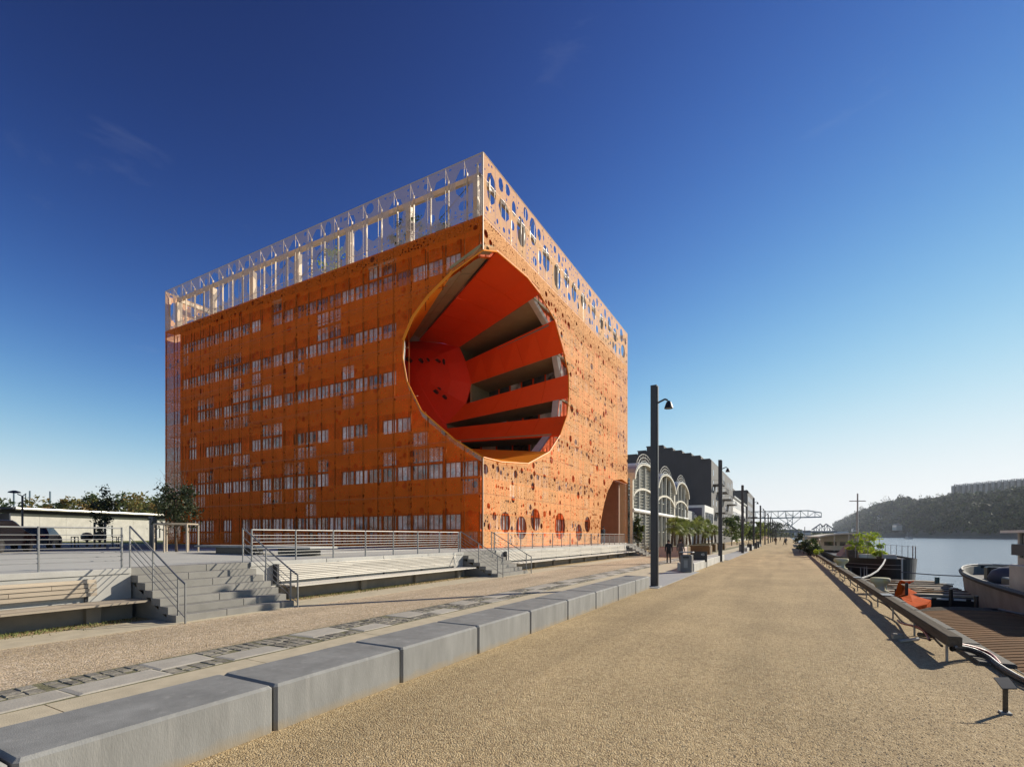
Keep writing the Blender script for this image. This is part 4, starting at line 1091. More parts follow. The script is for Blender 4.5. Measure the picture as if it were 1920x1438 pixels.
# dark bushy tree before the shaded facade
p = gnd(331, 1034, PZ); dd = PF(p.x, p.y); p = Vector((p.x, p.y, PZ)); H = (1005-868)/936*dd+2-PZ
tree('dark bushy tree with a bare top beside the left edge of the orange building', p, H*.78, 1.0, H*.27, LV_dark, 2900, .08, .07, seed=5, name='bushy_tree')
rgb = random.Random(2); m = MB()
for k in range(26):
    a = p+Vector((rgb.uniform(-.5,.3), rgb.uniform(-.4,.4), H*.75)); e = a+Vector((rgb.uniform(-.55,.15), rgb.uniform(-.3,.3), rgb.uniform(.3, H*.3))); m.tube(a, e, .008, 4, .003)
    m.tube(a.lerp(e,.5), a.lerp(e,.5)+Vector((rgb.uniform(-.3,.2), 0, .2)), .005, 3)
tag(m.build('bare_twigs', M['bark'], kind='stuff'), 'thin leafless twigs rising above the dark bushy tree', 'twigs')
t = thing('tree_guard', 'round timber rail guard on posts around the dark bushy tree', 'tree guard', p)
m = MB(); R_ = .95
pts = [(p.x+R_*math.cos(q*math.pi/3), p.y+R_*math.sin(q*math.pi/3), PZ+1.42) for q in range(7)]
m.path(pts, .05, 6).build('rail', M['bench_old'], t)
for q in range(6): MB().tube((pts[q][0], pts[q][1], PZ), (pts[q][0], pts[q][1], PZ+1.45), .045, 6).build('post', M['bench_old'], t)
# roof garden plants
for (u, v, s_, lab, lv) in ((775, 430, 1.9, 'spiky', LV_green), (838, 415, 1.2, 'small spiky', LV_green), (640, 470, 1.9, 'bright yellow green', LV_lime), (420, 560, 1.0, 'low dark', LV_dark), (752, 440, 1.2, 'second spiky', LV_green)):
    y = YL+1.7; x = atY(u, y); rg2_ = random.Random(u)
    t = thing('roof_shrub', '%s shrub on the roof terrace behind the crown posts' % lab, 'shrub', (x, y, ZR)); m = MB(); foliage(m, (x, y, ZR+s_*.8), s_*.75, s_*.9, 700, .10, rg2_); m.build('leaves', lv, t)
    MB().tube((x, y, ZR), (x, y, ZR+s_), .05, 6).build('trunk', M['bark'], t)
# fan palms in planters
def palm_mesh(seed, H):
    rg = random.Random(seed); tr = MB(); n = 8; lean = rg.uniform(-.35, .35); l2 = rg.uniform(-.2, .2)
    P = [Vector((lean*(i/n)**1.4, l2*(i/n), H*i/n)) for i in range(n+1)]
    for i in range(n): tr.tube(P[i], P[i+1], .15-.03*i/n+.02*(i % 2), 9, .14-.03*i/n)
    for k in range(50):
        i = rg.randrange(n); q = P[i].lerp(P[i+1], rg.random()); a = rg.uniform(0, 6.28); tr.tube(q, q+Vector((math.cos(a)*.24, math.sin(a)*.24, .12)), .025, 3, .008)
    lf = MB(); top = P[-1]
    for k in range(34):
        a = k*2.4; el = rg.uniform(-.9, 1.25); d = Vector((math.cos(a)*math.cos(el), math.sin(a)*math.cos(el), math.sin(el))); L1 = rg.uniform(.45, .7)
        e = top+d*L1; lf.tube(top, e, .012, 3, .008, mi=1)
        side = d.cross(Vector((0,0,1))).normalized(); up = side.cross(d)
        for j in range(15):
            t = (j-7)/7*1.9; dd = (d*math.cos(t)+side*math.sin(t)).normalized(); ll = .62*(1-.25*abs(j-7)/7)*rg.uniform(.85, 1.1)
            m1 = e+dd*ll*.6+up*.03; tip = e+dd*ll+Vector((0,0,-.16*rg.uniform(.6,1.5))); w = dd.cross(up)*.026
            lf.add([e, m1+w, tip, m1-w], [(0,1,2,3)], k % 3)
    return tr, lf
pal = []
for k in range(3):
    H = (2.6, 3.1, 2.2)[k]; tr, lf = palm_mesh(70+k, H)
    t = thing('palm_tree', 'x', 'palm tree', (0,0,0), 'fan palms in the planters')
    a = tr.build('trunk', M['bark'], t); b_ = lf.build('crown', LV_palm, t); pal.append(t)
ppos = [(1259,50,1,'leftmost, leaning, behind the two walkers'),(1266,58,.8,'second, small, just right of the leaning one'),(1273,57,1.0,'third from the left'),(1281,60,1.08,'fourth, above the walker in grey'),(1287,64,.95,'left of the litter bin'),(1295,62,1.1,'directly above the litter bin'),(1302,66,1.05,'just right of the litter bin'),
        (1309,70,1.1,'above the black number board'),(1316,68,.95,'middle of the cluster, right of the board'),(1322,74,1.15,'tall, right of the cluster centre'),(1329,72,.9,'with yellowish fronds near the right end'),(1335,80,1.1,'second from the right end'),(1342,78,.95,'rightmost beside the second lamp post')]
used = set()
def at_u_depth(u, d): q = atD(u, 1005, d); return q
for i, (u, dd, sc_, lab) in enumerate(ppos):
    q = at_u_depth(u, dd); k = i % 3
    o = pal[k] if k not in used else copy_tree(pal[k]); used.add(k)
    o.location = (q.x, q.y, .5); o.rotation_euler = (0, 0, i*1.3); o.scale = (sc_,)*3; o['label'] = 'fan palm in the planters, '+lab
# planters
M['corten'] = mat('rusty_planter', (.17,.11,.045), .8, .25, 3)
M['pink'] = mat('pale_pink_tank', (.50,.37,.30), .6, .08, 2)
for i, (u, dd, w, lab, mk) in enumerate(((1262,49,2.3,'pale pinkish round topped planter behind the two walkers','pink'),(1273,51,1.9,'orange brown planter between the two walkers','corten'),(1303,56,3.4,'wide brown planter box behind the litter bin','corten'),(1322,66,2.8,'brown planter box right of the number board','corten'),(1338,74,3.2,'brown planter box beside the second lamp post','corten'))):
    q = at_u_depth(u, dd); m = MB(); m.bbox(q.x-w/2, q.x+w/2, q.y-1.1, q.y+1.1, 0, .95, .05); t = thing('planter', lab, 'planter', (q.x, q.y, 0), 'planters under the palms')
    m.build('box', M[mk], t); MB().box(q.x-w/2+.1, q.x+w/2-.1, q.y-1, q.y+1, .95, 1.0).build('soil', M['moss'], t)
    if mk == 'corten': MB().box(q.x+w/2+.02, q.x+w/2+.12, q.y-1.25, q.y-1.15, 0, 1.2).build('corner_stake', M['cream'], t)
# bushes and small trees further along
for i, (u, dd, H, r, lv, lab) in enumerate(((1196,64,4.2,.7,LV_green,'slim climbing shrub against the louvred gable'),(1372,105,6.5,2.2,LV_green,'light bushy tree left of the third lamp post'),(1382,115,6.0,2.2,LV_palm,'loose bush right of the third lamp post base'),(1404,125,5.5,2.2,LV_green,'bush beside the fourth lamp post'),(1418,150,6.2,2.6,LV_palm,'tree between the fourth and fifth lamp posts'),(1430,220,8,4,LV_green,'green tree far along the lamp row'),(1446,330,12,7,LV_dark,'dark far tree at the end of the lamp row'),(1456,420,14,9,LV_dark,'dark far tree below the left bridge truss'))):
    q = at_u_depth(u, dd); tree(lab, (q.x, q.y, 0), H, r, H*.42, lv, 900, .16+dd/900, .1, seed=90+i)
# ================================================================== STREET FURNITURE
X0, Y0 = -4.62, 20.0
lp0 = thing('lamp_post', 'x', 'lamp post', (X0, Y0, 0), 'tall square lamp posts along the quay')
m = MB(); m.box(X0-.12, X0+.12, Y0-.10, Y0+.10, .05, 7.95); m.box(X0+.13, X0+.16, Y0-.07, Y0+.07, .05, 7.9); m.build('pole', M['darksteel'], lp0)
MB().box(X0-.26, X0+.26, Y0-.22, Y0+.22, .02, .045).build('base_plate', M['conc_pale'], lp0)
br = MB().path([(X0+.15, Y0, 7.25), (X0+.42, Y0, 7.36), (X0+.52, Y0, 7.3)], .035).build('bracket', M['darksteel'], lp0)
hd = MB().lathe((X0+.56, Y0, 6.88), [(.17, .10), (.165, .13), (.125, .25), (.09, .34), (.035, .40)], 16).build('lamp_shade', M['black'], br, smooth=False)
# the pieces above were built in place: re-root them at the foot of the post
def reroot(t, loc):
    d = Vector(loc)-t.location; t.location = loc
    for c in kids(t): c.location = c.location-d
pn = ['nearest, at the end of the kerb row', 'second, beside the palm cluster', 'third along the gravel walk', 'fourth along the gravel walk', 'fifth along the gravel walk', 'sixth along the gravel walk', 'seventh along the gravel walk', 'eighth along the gravel walk', 'ninth along the gravel walk', 'tenth along the gravel walk', 'eleventh along the walk', 'twelfth along the walk']
lp0['label'] = 'dark square lamp post with bell shaped shade, '+pn[0]
for i in range(1, 12):
    copy_tree(lp0, loc=(X0, Y0+22*i, 0), label='tall dark square lamp post, '+pn[i])
# litter bins
q = (-4.86, 28.7)
bn = thing('litter_bin', 'grey metal litter bin standing before the black number board', 'litter bin', (q[0], q[1], 0), 'grey litter bins')
x, y = q
MB().bbox(x-.30, x+.30, y-.27, y+.27, .06, .98, .04).build('body', mat('bin_grey', (.14,.14,.135), .5, .1), bn)
MB().bbox(x-.36, x+.36, y-.32, y+.32, 1.10, 1.15, .02).build('lid', M['steel'], bn)
for dx in (-.28, .28): MB().box(x+dx-.02, x+dx+.02, y-.02, y+.02, .9, 1.1).build('lid_support', M['darksteel'], bn)
MB().box(x-.16, x+.16, y-.29, y-.272, .80, .90).build('opening', M['black'], bn); MB().box(x-.10, x+.1, y-.30, y-.274, .28, .7).build('door_panel', M['steel'], bn)
copy_tree(bn, loc=(-5.0, 68.4, 0), label='grey metal litter bin beside the third lamp post')
copy_tree(bn, loc=(-5.0, 108.5, 0), label='small far litter bin beside the fifth lamp post')
# number board
sg = thing('number_board', 'black board with white number 43 above the kerb blocks', 'sign', (-4.5, 33.9, 0))
x, y = -4.53, 33.9
MB().box(x-.80, x, y-.03, y+.03, .36, 1.02).build('board', M['black'], sg); MB().box(x, x+.04, y-.03, y+.03, 0, 1.03).build('post', M['darksteel'], sg)
def text(body, loc, rot, size, m, parent, name='lettering', extr=.004):
    cu = bpy.data.curves.new(name, 'FONT'); cu.body = body; cu.size = size; cu.extrude = extr; cu.materials.append(m)
    o = bpy.data.objects.new(name, cu); COL.objects.link(o); dg = bpy.context.evaluated_depsgraph_get(); me = bpy.data.meshes.new_from_object(o.evaluated_get(dg)); bpy.data.objects.remove(o)
    o = bpy.data.objects.new(name, me); COL.objects.link(o); adopt(o, parent); o.location = Vector(loc)-root_off(parent); o.rotation_euler = rot; return o
text('43', (x-.33, y-.045, .76), (rad(90), 0, 0), .22, M['white'], sg)
# dark planter boxes and things beside later posts
for i, (yy, lab) in enumerate(((89.5, 'small dark box at the kerb beyond the fourth lamp post'), (76, 'short dark bollard at the kerb end beyond the third lamp post'), (97, 'second small dark box far along the kerb'))):
    MB_ = MB().bbox(-4.9, -4.3, yy, yy+.7, 0, .95, .03); tag(MB_.build('utility_box', M['darkwall']), lab, 'utility box')
# totem with letters
p = gnd(287, 1030, PZ); p.z = PZ
tt = thing('totem_sign', 'dark grey upright totem sign with vertical letters RBC on the plaza', 'sign', p)
hh = 1.15+ (1005-968)/936*PF(p.x, p.y)-.35; w = 13/936*PF(p.x, p.y)
MB().bbox(p.x-w*.5, p.x+w*.5, p.y-.12, p.y+.12, PZ, PZ+.8+(1005-968)/936*PF(p.x, p.y), .01).build('slab', M['darksteel'], tt)
text('RBC', (p.x-w*.12, p.y-.14, PZ+1.55), (rad(90), rad(-90), 0), w*.55, M['zinc'], tt)
# two spherical planters / seats on the plaza
for (u, r, lab) in ((163, 9.5, 'left, rounder'), (187, 10.5, 'right, under the young tree')):
    p = gnd(u, 1020+4, PZ); dd = PF(p.x, p.y); rr_ = r/936*dd
    m = MB(); m.lathe((p.x, p.y, PZ+.45), [(.2*rr_, 0), (.8*rr_, .15*rr_), (rr_, .6*rr_), (.95*rr_, 1.1*rr_), (.6*rr_, 1.5*rr_), (.15*rr_, 1.62*rr_)], 20)
    t = thing('round_sculpture', 'dark rounded pod on a stem on the plaza, %s' % lab, 'sculpture', (p.x, p.y, PZ), 'dark pods on the plaza'); m.build('pod', M['black'], t, smooth=True); MB().tube((p.x, p.y, PZ), (p.x, p.y, PZ+.6), .09, 8).build('stem', M['black'], t)
# bike stands and small posts on the plaza
for i, u in enumerate((137, 143, 215, 226)):
    p = gnd(u, 1026, PZ); m = MB(); m.path([(p.x-.3, p.y, PZ), (p.x-.3, p.y, PZ+.75), (p.x+.3, p.y, PZ+.75), (p.x+.3, p.y, PZ)], .03)
    tag(m.build('bike_stand', M['black']), 'black bike stand on the plaza, %s counted from the dark cars' % ['first','second','third','fourth'][i], 'bike stand', 'bike stands on the plaza')
# twin arm street lamp
p = gnd(42, 1030, PZ); dd = PF(p.x, p.y); zt = 2+(1005-930)/936*dd; s_ = dd/936
t = thing('street_lamp', 'grey street lamp with one long and one short arm above the low building', 'street lamp', (p.x, p.y, PZ))
MB().tube((p.x, p.y, PZ), (p.x, p.y, zt), .055, 8).build('pole', M['darksteel'], t)
Rv = Vector((cc, cs, 0)); P_ = Vector((p.x, p.y, zt))
MB().tube(P_, P_-Rv*9*s_+Vector((0,0,4*s_)), .03, 6).tube(P_, P_+Rv*7*s_+Vector((0,0,5*s_)), .025, 6).build('arm', M['darksteel'], t)
q = P_-Rv*15*s_+Vector((0,0,8*s_)); MB().lathe((q.x, q.y, q.z-.08), [(.04, 0), (.30, .03), (.26, .10), (.06, .17)], 14).build('lamp_head', M['black'], t)

# ---- cars
def car(label, loc, rz, body, long=4.4, H=1.5, W=1.78):
    t = thing('parked_car', label, 'car', (0,0,0), 'dark cars parked on the plaza')
    prof = [(-2.15,.32),(-2.2,.75),(-2.05,.98),(-1.75,1.42),(-1.4,1.49),(.2,1.5),(.55,1.42),(1.15,.98),(1.95,.82),(2.18,.62),(2.2,.3)]
    prof = [(x*long/4.4, z*H/1.5) for x, z in prof]; n = len(prof)
    v = []; secs = [(-W/2, .96, 0), (-W/2+.05, 1, .0), (W/2-.05, 1, 0), (W/2, .96, 0)]
    m = MB()
    for (yy, sc_, _) in secs:
        for (x, z) in prof: v.append((x*sc_, (yy*(.80 if z > 1.05*H/1.5 else 1)), z if sc_ == 1 else .3+(z-.3)*.97))
    f = []
    for k in range(3):
        for i in range(n): j = (i+1) % n; f.append((k*n+i, k*n+j, (k+1)*n+j, (k+1)*n+i))
    f += [tuple(range(n-1, -1, -1)), tuple(range(3*n, 4*n))]
    m.add(v, f); m.build('body', body, t)
    g = MB(); k = H/1.5
    g.prism([(-2.03*long/4.4-.02, -.66*W/1.78, 1.02*k), (-2.03*long/4.4-.02, .66*W/1.78, 1.02*k), (-1.80*long/4.4-.02, .58*W/1.78, 1.38*k), (-1.80*long/4.4-.02, -.58*W/1.78, 1.38*k)], (.05, 0, 0)).build('rear_window', M['glass'], t)
    for s in (-1, 1):
        y = s*(W/2*.80+.012); yl = s*(W/2*.9)
        MB().prism([(-1.6, y, 1.08*k), (.9, y, 1.08*k), (.35, y, 1.36*k), (-1.35, y, 1.36*k)], (0, .015*s, 0)).build('side_window', M['glass'], t)
        for x in (-1.35, 1.35):
            wh = MB().tube((x*long/4.4, s*(W/2-.2), .33), (x*long/4.4, s*(W/2+.02), .33), .33, 18).build('wheel', M['rubber'], t)
            MB().tube((x*long/4.4, s*(W/2+.01), .33), (x*long/4.4, s*(W/2+.035), .33), .19, 12).build('rim', M['darksteel'], wh)
        MB().box(-2.23*long/4.4, -2.14*long/4.4, s*.62*W/1.78-.12, s*.62*W/1.78+.12, .82*k, .98*k).build('tail_light', mat('tail_light_red', (.25,.01,.01), .3), t)
    MB().box(-2.26*long/4.4, -2.2*long/4.4, -.26, .26, .62*k, .73*k).build('number_plate', M['zinc'], t)
    MB().box(-2.27*long/4.4, -2.12*long/4.4, -W/2+.06, W/2-.06, .36*k, .56*k).build('bumper', M['black'], t)
    t.location = loc; t.rotation_euler = (0, 0, rz); return t
cb = mat('car_black', (.008,.009,.012), .3, .1, 1, spec=.4); cb2 = mat('car_navy', (.010,.014,.03), .3, .1, 1, spec=.4)
p = atD(-14, 1038, 25); car('black estate car seen from behind at the left edge of the plaza', (p.x, p.y, PZ), rad(142), cb, 4.5, 1.62)
p = atD(70, 1036, 32); car('dark navy car parked just right of the black estate car', (p.x, p.y, PZ), rad(152), cb2, 4.2, 1.42)

# ================================================================== PEOPLE
def figure(seed, cols, walk=.25, coat=True):
    """one continuous body grown over a skeleton; hair as a child"""
    J = {'pel':(0,0,.95,.13,.10),'sp':(0,0,1.12,.135,.095),'ch':(0,0,1.32,.165,.105),'nk':(0,0,1.47,.055,.055),'hd':(0,.015,1.60,.078,.09),'tp':(0,.01,1.70,.06,.07),
         'hl':(-.09,walk*.15,.88,.095,.095),'kl':(-.095,walk*.5+.02,.50,.062,.062),'al':(-.10,walk,.09,.042,.045),'tl':(-.11,walk+.15,.045,.035,.03),
         'hr':(.09,-walk*.15,.88,.095,.095),'kr':(.095,-walk*.2,.49,.062,.062),'ar':(.10,-walk*1.1,.12,.042,.045),'tr':(.11,-walk*1.1+.14,.05,.035,.03),
         'sl':(-.19,0,1.40,.06,.06),'el':(-.24,-walk*.5,1.13,.045,.045),'wl':(-.25,-walk*.4+.08,.88,.032,.03),'fl':(-.25,-walk*.35+.12,.79,.03,.02),
         'sr':(.19,0,1.40,.06,.06),'er':(.24,walk*.3,1.13,.045,.045),'wr':(.25,walk*.6+.08,.90,.032,.03),'fr':(.25,walk*.65+.12,.81,.03,.02)}
    E = [('pel','sp'),('sp','ch'),('ch','nk'),('nk','hd'),('hd','tp'),('pel','hl'),('hl','kl'),('kl','al'),('al','tl'),('pel','hr'),('hr','kr'),('kr','ar'),('ar','tr'),('ch','sl'),('sl','el'),('el','wl'),('wl','fl'),('ch','sr'),('sr','er'),('er','wr'),('wr','fr')]
    ks = list(J); me = bpy.data.meshes.new('b'); me.from_pydata([J[k][:3] for k in ks], [(ks.index(a), ks.index(b)) for a, b in E], [])
    o = bpy.data.objects.new('b', me); COL.objects.link(o)
    md = o.modifiers.new('s', 'SKIN'); md.use_smooth_shade = True
    for i, k in enumerate(ks): sv = me.skin_vertices[0].data[i]; sv.radius = (J[k][3]*(1.12 if coat and k in ('pel','sp','ch','hl','hr') else 1), J[k][4]*(1.15 if coat else 1)); sv.use_root = (i == 0)
    sd = o.modifiers.new('d', 'SUBSURF'); sd.levels = 2; sd.render_levels = 2
    dg = bpy.context.evaluated_depsgraph_get(); em = bpy.data.meshes.new_from_object(o.evaluated_get(dg)); bpy.data.objects.remove(o)
    em.materials.clear()
    for c in cols: em.materials.append(c)            # shoes, trousers, coat, skin
    hem = .72 if coat else .95
    for p in em.polygons:
        z = p.center.z; r = abs(p.center.x)
        if z > 1.49: mi = 3
        elif r > .2 and z < .90: mi = 3
        elif z > hem or (r > .2): mi = 2
        elif z > .10: mi = 1
        else: mi = 0
        p.material_index = mi
    return em
skn = mat('skin_tone', (.45,.26,.18), .6, .05)
def cloth(n, c): return mat(n, c, .85, .15, 6)
shoe = cloth('shoe_black', (.02,.02,.02)); hair = cloth('hair_dark', (.03,.02,.015))
def person(label, loc, rz, tro, top, seed=1, walk=.25, coat=True, s=1.0, bag=False):
    t = thing('person', label, 'person', (0,0,0))
    b = link_mesh('body', figure(seed, [shoe, tro, top, skn], walk, coat), t)
    h = MB(); h.lathe((0, -.005, 1.60), [(.088, -.03), (.098, .03), (.09, .09), (.055, .135), (.01, .15)], 12); h.build('hair', hair, t, smooth=True)
    f = MB(); f.tube((0, .09, 1.60), (0, .125, 1.585), .014, 5, .008); f.tube((-.085, .01, 1.60), (-.098, .005, 1.61), .02, 5); f.tube((.085, .01, 1.60), (.098, .005, 1.61), .02, 5); f.build('face_features', skn, t, kind='stuff')
    t.location = loc; t.rotation_euler = (0, 0, rz); t.scale = (s,)*3; return t
p = gnd(1254, 1056.5); person('person in a black coat walking away left of the grey clad walker', p, rad(15), cloth('jeans_brown', (.07,.05,.04)), cloth('coat_black', (.012,.012,.014)), 1, .22)
p = gnd(1276, 1055); person('person in a grey jacket walking beside the one in black', p, rad(-8), cloth('trousers_grey', (.10,.09,.09)), cloth('jacket_grey', (.10,.09,.085)), 2, .15)
y = atX(1131, -16.2); person('person in dark clothes and jeans standing before the arch opening', (-16.2, y, PZ), rad(60), cloth('jeans_blue', (.06,.09,.18)), cloth('jacket_navy', (.02,.022,.03)), 3, .08, True, 1.03)
for i, (u, v, lab, c) in enumerate(((1454.5,1021.5,'person in brown trousers walking far away, leftmost of the distant group',(.10,.05,.03)),(1463,1014.5,'tiny person furthest away in the distant group',(.02,.02,.02)),(1471.5,1022,'person in black walking in the distant group, wide stance',(.015,.015,.015)),(1474,1021,'person in dark blue beside the one in black, far away',(.03,.04,.07)))):
    p = gnd(u, v); person(lab, p, rad(40*i), cloth('far_trousers', (.05,.04,.035)), cloth('far_top', c), 5+i, .3)
# ================================================================== QUAY EDGE, RIVER AND BOATS
WZ = -1.25
m, nt, b, K = newmat('river_water'); N = nt.nodes.new
b.inputs['Base Color'].default_value = (.17,.215,.28,1); b.inputs['Roughness'].default_value = .2; b.inputs['IOR'].default_value = 1.33
pv = pos_vec(nt, (1,1,1)); hh_ = None
for sc_, w in ((.8, 1.0), (3.5, .45), (.12, 2.0)):
    n_ = N('ShaderNodeTexNoise'); n_.inputs['Scale'].default_value = sc_; n_.inputs['Detail'].default_value = 4; K(pv, n_.inputs[0])
    mu = N('ShaderNodeMath'); mu.operation = 'MULTIPLY'; mu.inputs[1].default_value = w; K(n_.outputs[0], mu.inputs[0])
    if hh_ is None: hh_ = mu.outputs[0]
    else: ad = N('ShaderNodeMath'); K(hh_, ad.inputs[0]); K(mu.outputs[0], ad.inputs[1]); hh_ = ad.outputs[0]
bp = N('ShaderNodeBump'); bp.inputs['Distance'].default_value = .04; bp.inputs['Strength'].default_value = 1; K(hh_, bp.inputs['Height']); K(bp.outputs[0], b.inputs['Normal'])
M['water'] = m
MB().box(QX+.001, 9000, -60, 9000, -5, WZ).build('river_water', M['water'], kind=ST)
M['edge'] = mat('dark_quay_stone', (.105,.095,.075), .85, .35, 4, .006, 40, rnd=.12)
MB().box(QX-.02, QX+.02, -40, 600, -4, .0).build('quay_wall', M['edge'], kind=ST)
t = thing('quay_coping', 'row of dark worn stones along the water edge', 'quay edge', (2.9, 10, 0))
for i in range(40):
    y = 10.3+i*1.6; MB().bbox(2.60, QX+.05, y+.01, y+1.59, -.2, .055+.01*((i*7) % 3), .015).build('edge_stone', M['edge'], t)
M['timber'] = mat('old_grey_timber', (.105,.085,.062), .92, .3, 5, .006, 30, stretch=(4,.3,4), rnd=.15, spec=.1)
bm = thing('timber_beam', 'long heavy timber duct raised on short stakes along the water edge', 'beam', (2.3, 10.2, 0))
ybs = [10.25, 16.6, 23, 31, 40, 52, 66, 84]
for a, b_ in zip(ybs[:-1], ybs[1:]): MB().bbox(2.22, 2.40, a, b_-.03, .26, .42, .012).build('beam_length', M['timber'], bm)
for a in ybs[1:4]: MB().box(2.20, 2.45, a-.32, a+.2, .432, .445).build('joint_plate', M['steel'], bm)
yy = 10.35
while yy < 60: MB().box(2.215, 2.245, yy-.02, yy+.02, 0, .27).build('stake', M['steel'], bm); yy += 2.33
hz = thing('hoses', 'dark and red hoses snaking from the end of the timber duct', 'hose', (2.3, 10, 0))
P = [(1786,1216,.22),(1800,1214,.2),(1825,1220,.12),(1850,1232,.06),(1868,1246,.04),(1890,1260,.04),(1920,1276,.04),(1980,1300,.04)]
def crv(P):
    pts = [atD(u, v, (CAMH-z)*936/(v-1005)) for u, v, z in P]; out = []
    for i in range(len(pts)-1):
        p0, p1, p2, p3 = pts[max(0,i-1)], pts[i], pts[i+1], pts[min(len(pts)-1,i+2)]
        for k in range(6):
            s = k/6; out.append(.5*((2*p1)+(p2-p0)*s+(2*p0-5*p1+4*p2-p3)*s*s+(3*p1-p0-3*p2+p3)*s**3))
    out.append(pts[-1]); return out
MB().path(crv(P), .045, 8).build('dark_hose', M['darksteel'], hz, smooth=True)
MB().path(crv([(u+3, v-3, z+.05) for u, v, z in P]), .018, 6).build('thin_pipe', M['steel'], hz, smooth=True)
M['redhose'] = mat('red_hose', (.30,.035,.02), .45, .15, 5)
MB().path(crv([(1800,1208,.25),(1820,1212,.2),(1845,1220,.12),(1862,1230,.08),(1875,1245,.05)]), .028, 7).build('red_hose', M['redhose'], hz, smooth=True)
MB().path([(2.22+.04*math.sin(k*.5), 11.4+k*.25, .15+.06*math.sin(k*.45)) for k in range(12)], .024, 6).build('red_hose', M['redhose'], hz, smooth=True)
MB().path([(2.28+.03*math.sin(k*.8+1), 11+k*.5, .13+.06*math.sin(k*.7)) for k in range(70)], .022, 6).build('thin_pipe', M['timber'], hz, smooth=True)
# small plate post in the foreground
p = gnd(1885, 1337); t = thing('marker_post', 'short steel post with a tilted square plate in the right foreground', 'marker post', p)
MB().tube(p, p+Vector((0,0,.31)), .024, 10).build('post', M['timber'], t); 
u_ = Vector((cc, cs, 0)); w_ = Vector((-cs*.8, cc*.8, .75)).normalized()
c_ = p+Vector((0,0,.335)); MB().prism([c_-u_*.085-w_*.07, c_+u_*.085-w_*.07, c_+u_*.085+w_*.07, c_-u_*.085+w_*.07], (0,0,.012)).build('plate', M['darksteel'], t)
MB().bbox(p.x-.05, p.x+.05, p.y-.05, p.y+.05, 0, .02, .004).build('foot', M['steel'], t)
# iron piece lying on the gravel
p = gnd(1683, 1198); t = thing('mooring_iron', 'rusty mooring bracket with a short chain lying on the gravel', 'mooring iron', p)
MB().bbox(p.x-.09, p.x+.09, p.y-.07, p.y+.07, 0, .11, .02).build('block', M['cobble'], t)
a, b2 = gnd(1685, 1204), gnd(1722, 1200); MB().path([a+Vector((0,0,.02)), b2+Vector((0,0,.03))], .03, 6).build('bar', M['conc_pale'], t)
a, b2 = gnd(1722, 1192), gnd(1752, 1198); MB().path([a+Vector((0,0,.04)), b2+Vector((0,0,.05))], .04, 6).build('bar', M['timber'], t)
# bollards
M['bollard'] = mat('bollard_lichen', (.56,.56,.49), .8, .15, 4, .004, 30, col2=(.55,.50,.20), spec=.1)
def bollard(x, y, s, lab):
    t = thing('mooring_bollard', lab, 'bollard', (x, y, .04), 'mushroom bollards on the quay edge')
    MB().lathe((x, y, .04), [(.36*s,0),(.36*s,.05*s),(.24*s,.10*s),(.20*s,.24*s),(.24*s,.34*s),(.38*s,.46*s),(.42*s,.56*s),(.41*s,.66*s),(.36*s,.69*s),(.1*s,.70*s)], 24).build('bollard', M['bollard'], t, smooth=True)
bollard(2.86, 21.7, .72, 'pale mushroom shaped bollard with yellow lichen beside the orange dinghy')
bollard(2.80, 35.6, .92, 'pale mushroom shaped bollard beside the black barge bow')

# ---- slatted deck boat cover next to the quay
M['deck'] = mat('brown_deck_plank', (.20,.11,.05), .9, .25, 5, .004, 30, stretch=(.6,6,4), rnd=.18, spec=.08)
sd = thing('slatted_barge_deck', 'low barge with brown curved slatted deck moored against the quay', 'barge', (4.4, 15, WZ))
pd = Vector((.93, .37, 0)).normalized()
def xr(y): return 6.0-.9*max(0, (y-16)/5)**2 if y > 16 else 6.0+.0*y
k = 0; y = 4.0
while y < 20.3:
    n = 6
    y1 = y+.19
    Lx = (min(6.2, 3.3+ (xr(y)-3.3)))-3.3
    if y > 18.4: Lx = 2.6-(y-18.4)*.6
    def pt(x, yy, dz=0): return (x-.2, yy+(x-3.3)*.40, -.30+.10*math.sin(min(1, (x-3.3)/3)*math.pi)+dz)
    m = MB()
    for q in range(n):
        xa, xb = 3.3+Lx*q/n, 3.3+Lx*(q+1)/n
        m.prism([pt(xa, y), pt(xb, y), pt(xb, y1), pt(xa, y1)], (0, 0, .035))
    if y < 19.4: m.build('deck_plank', M['deck'] if y < 18.6 else M['timber'], sd)
    y += .25; k += 1
MB().prism([(3.08, 4, -.42), (6.1, 5, -.42), (6.1, 18.4, -.42), (5.6, 20.4, -.42), (3.28, 19.6, -.42)], (0, 0, -.9)).build('hull', M['black'], sd)
MB().path([(6.15, 5, -.22), (6.15, 15, -.22), (6.05, 18.4, -.22), (5.6, 20.4, -.22), (3.35, 19.6, -.24)], .04, 6).build('edge_rail', M['darksteel'], sd)
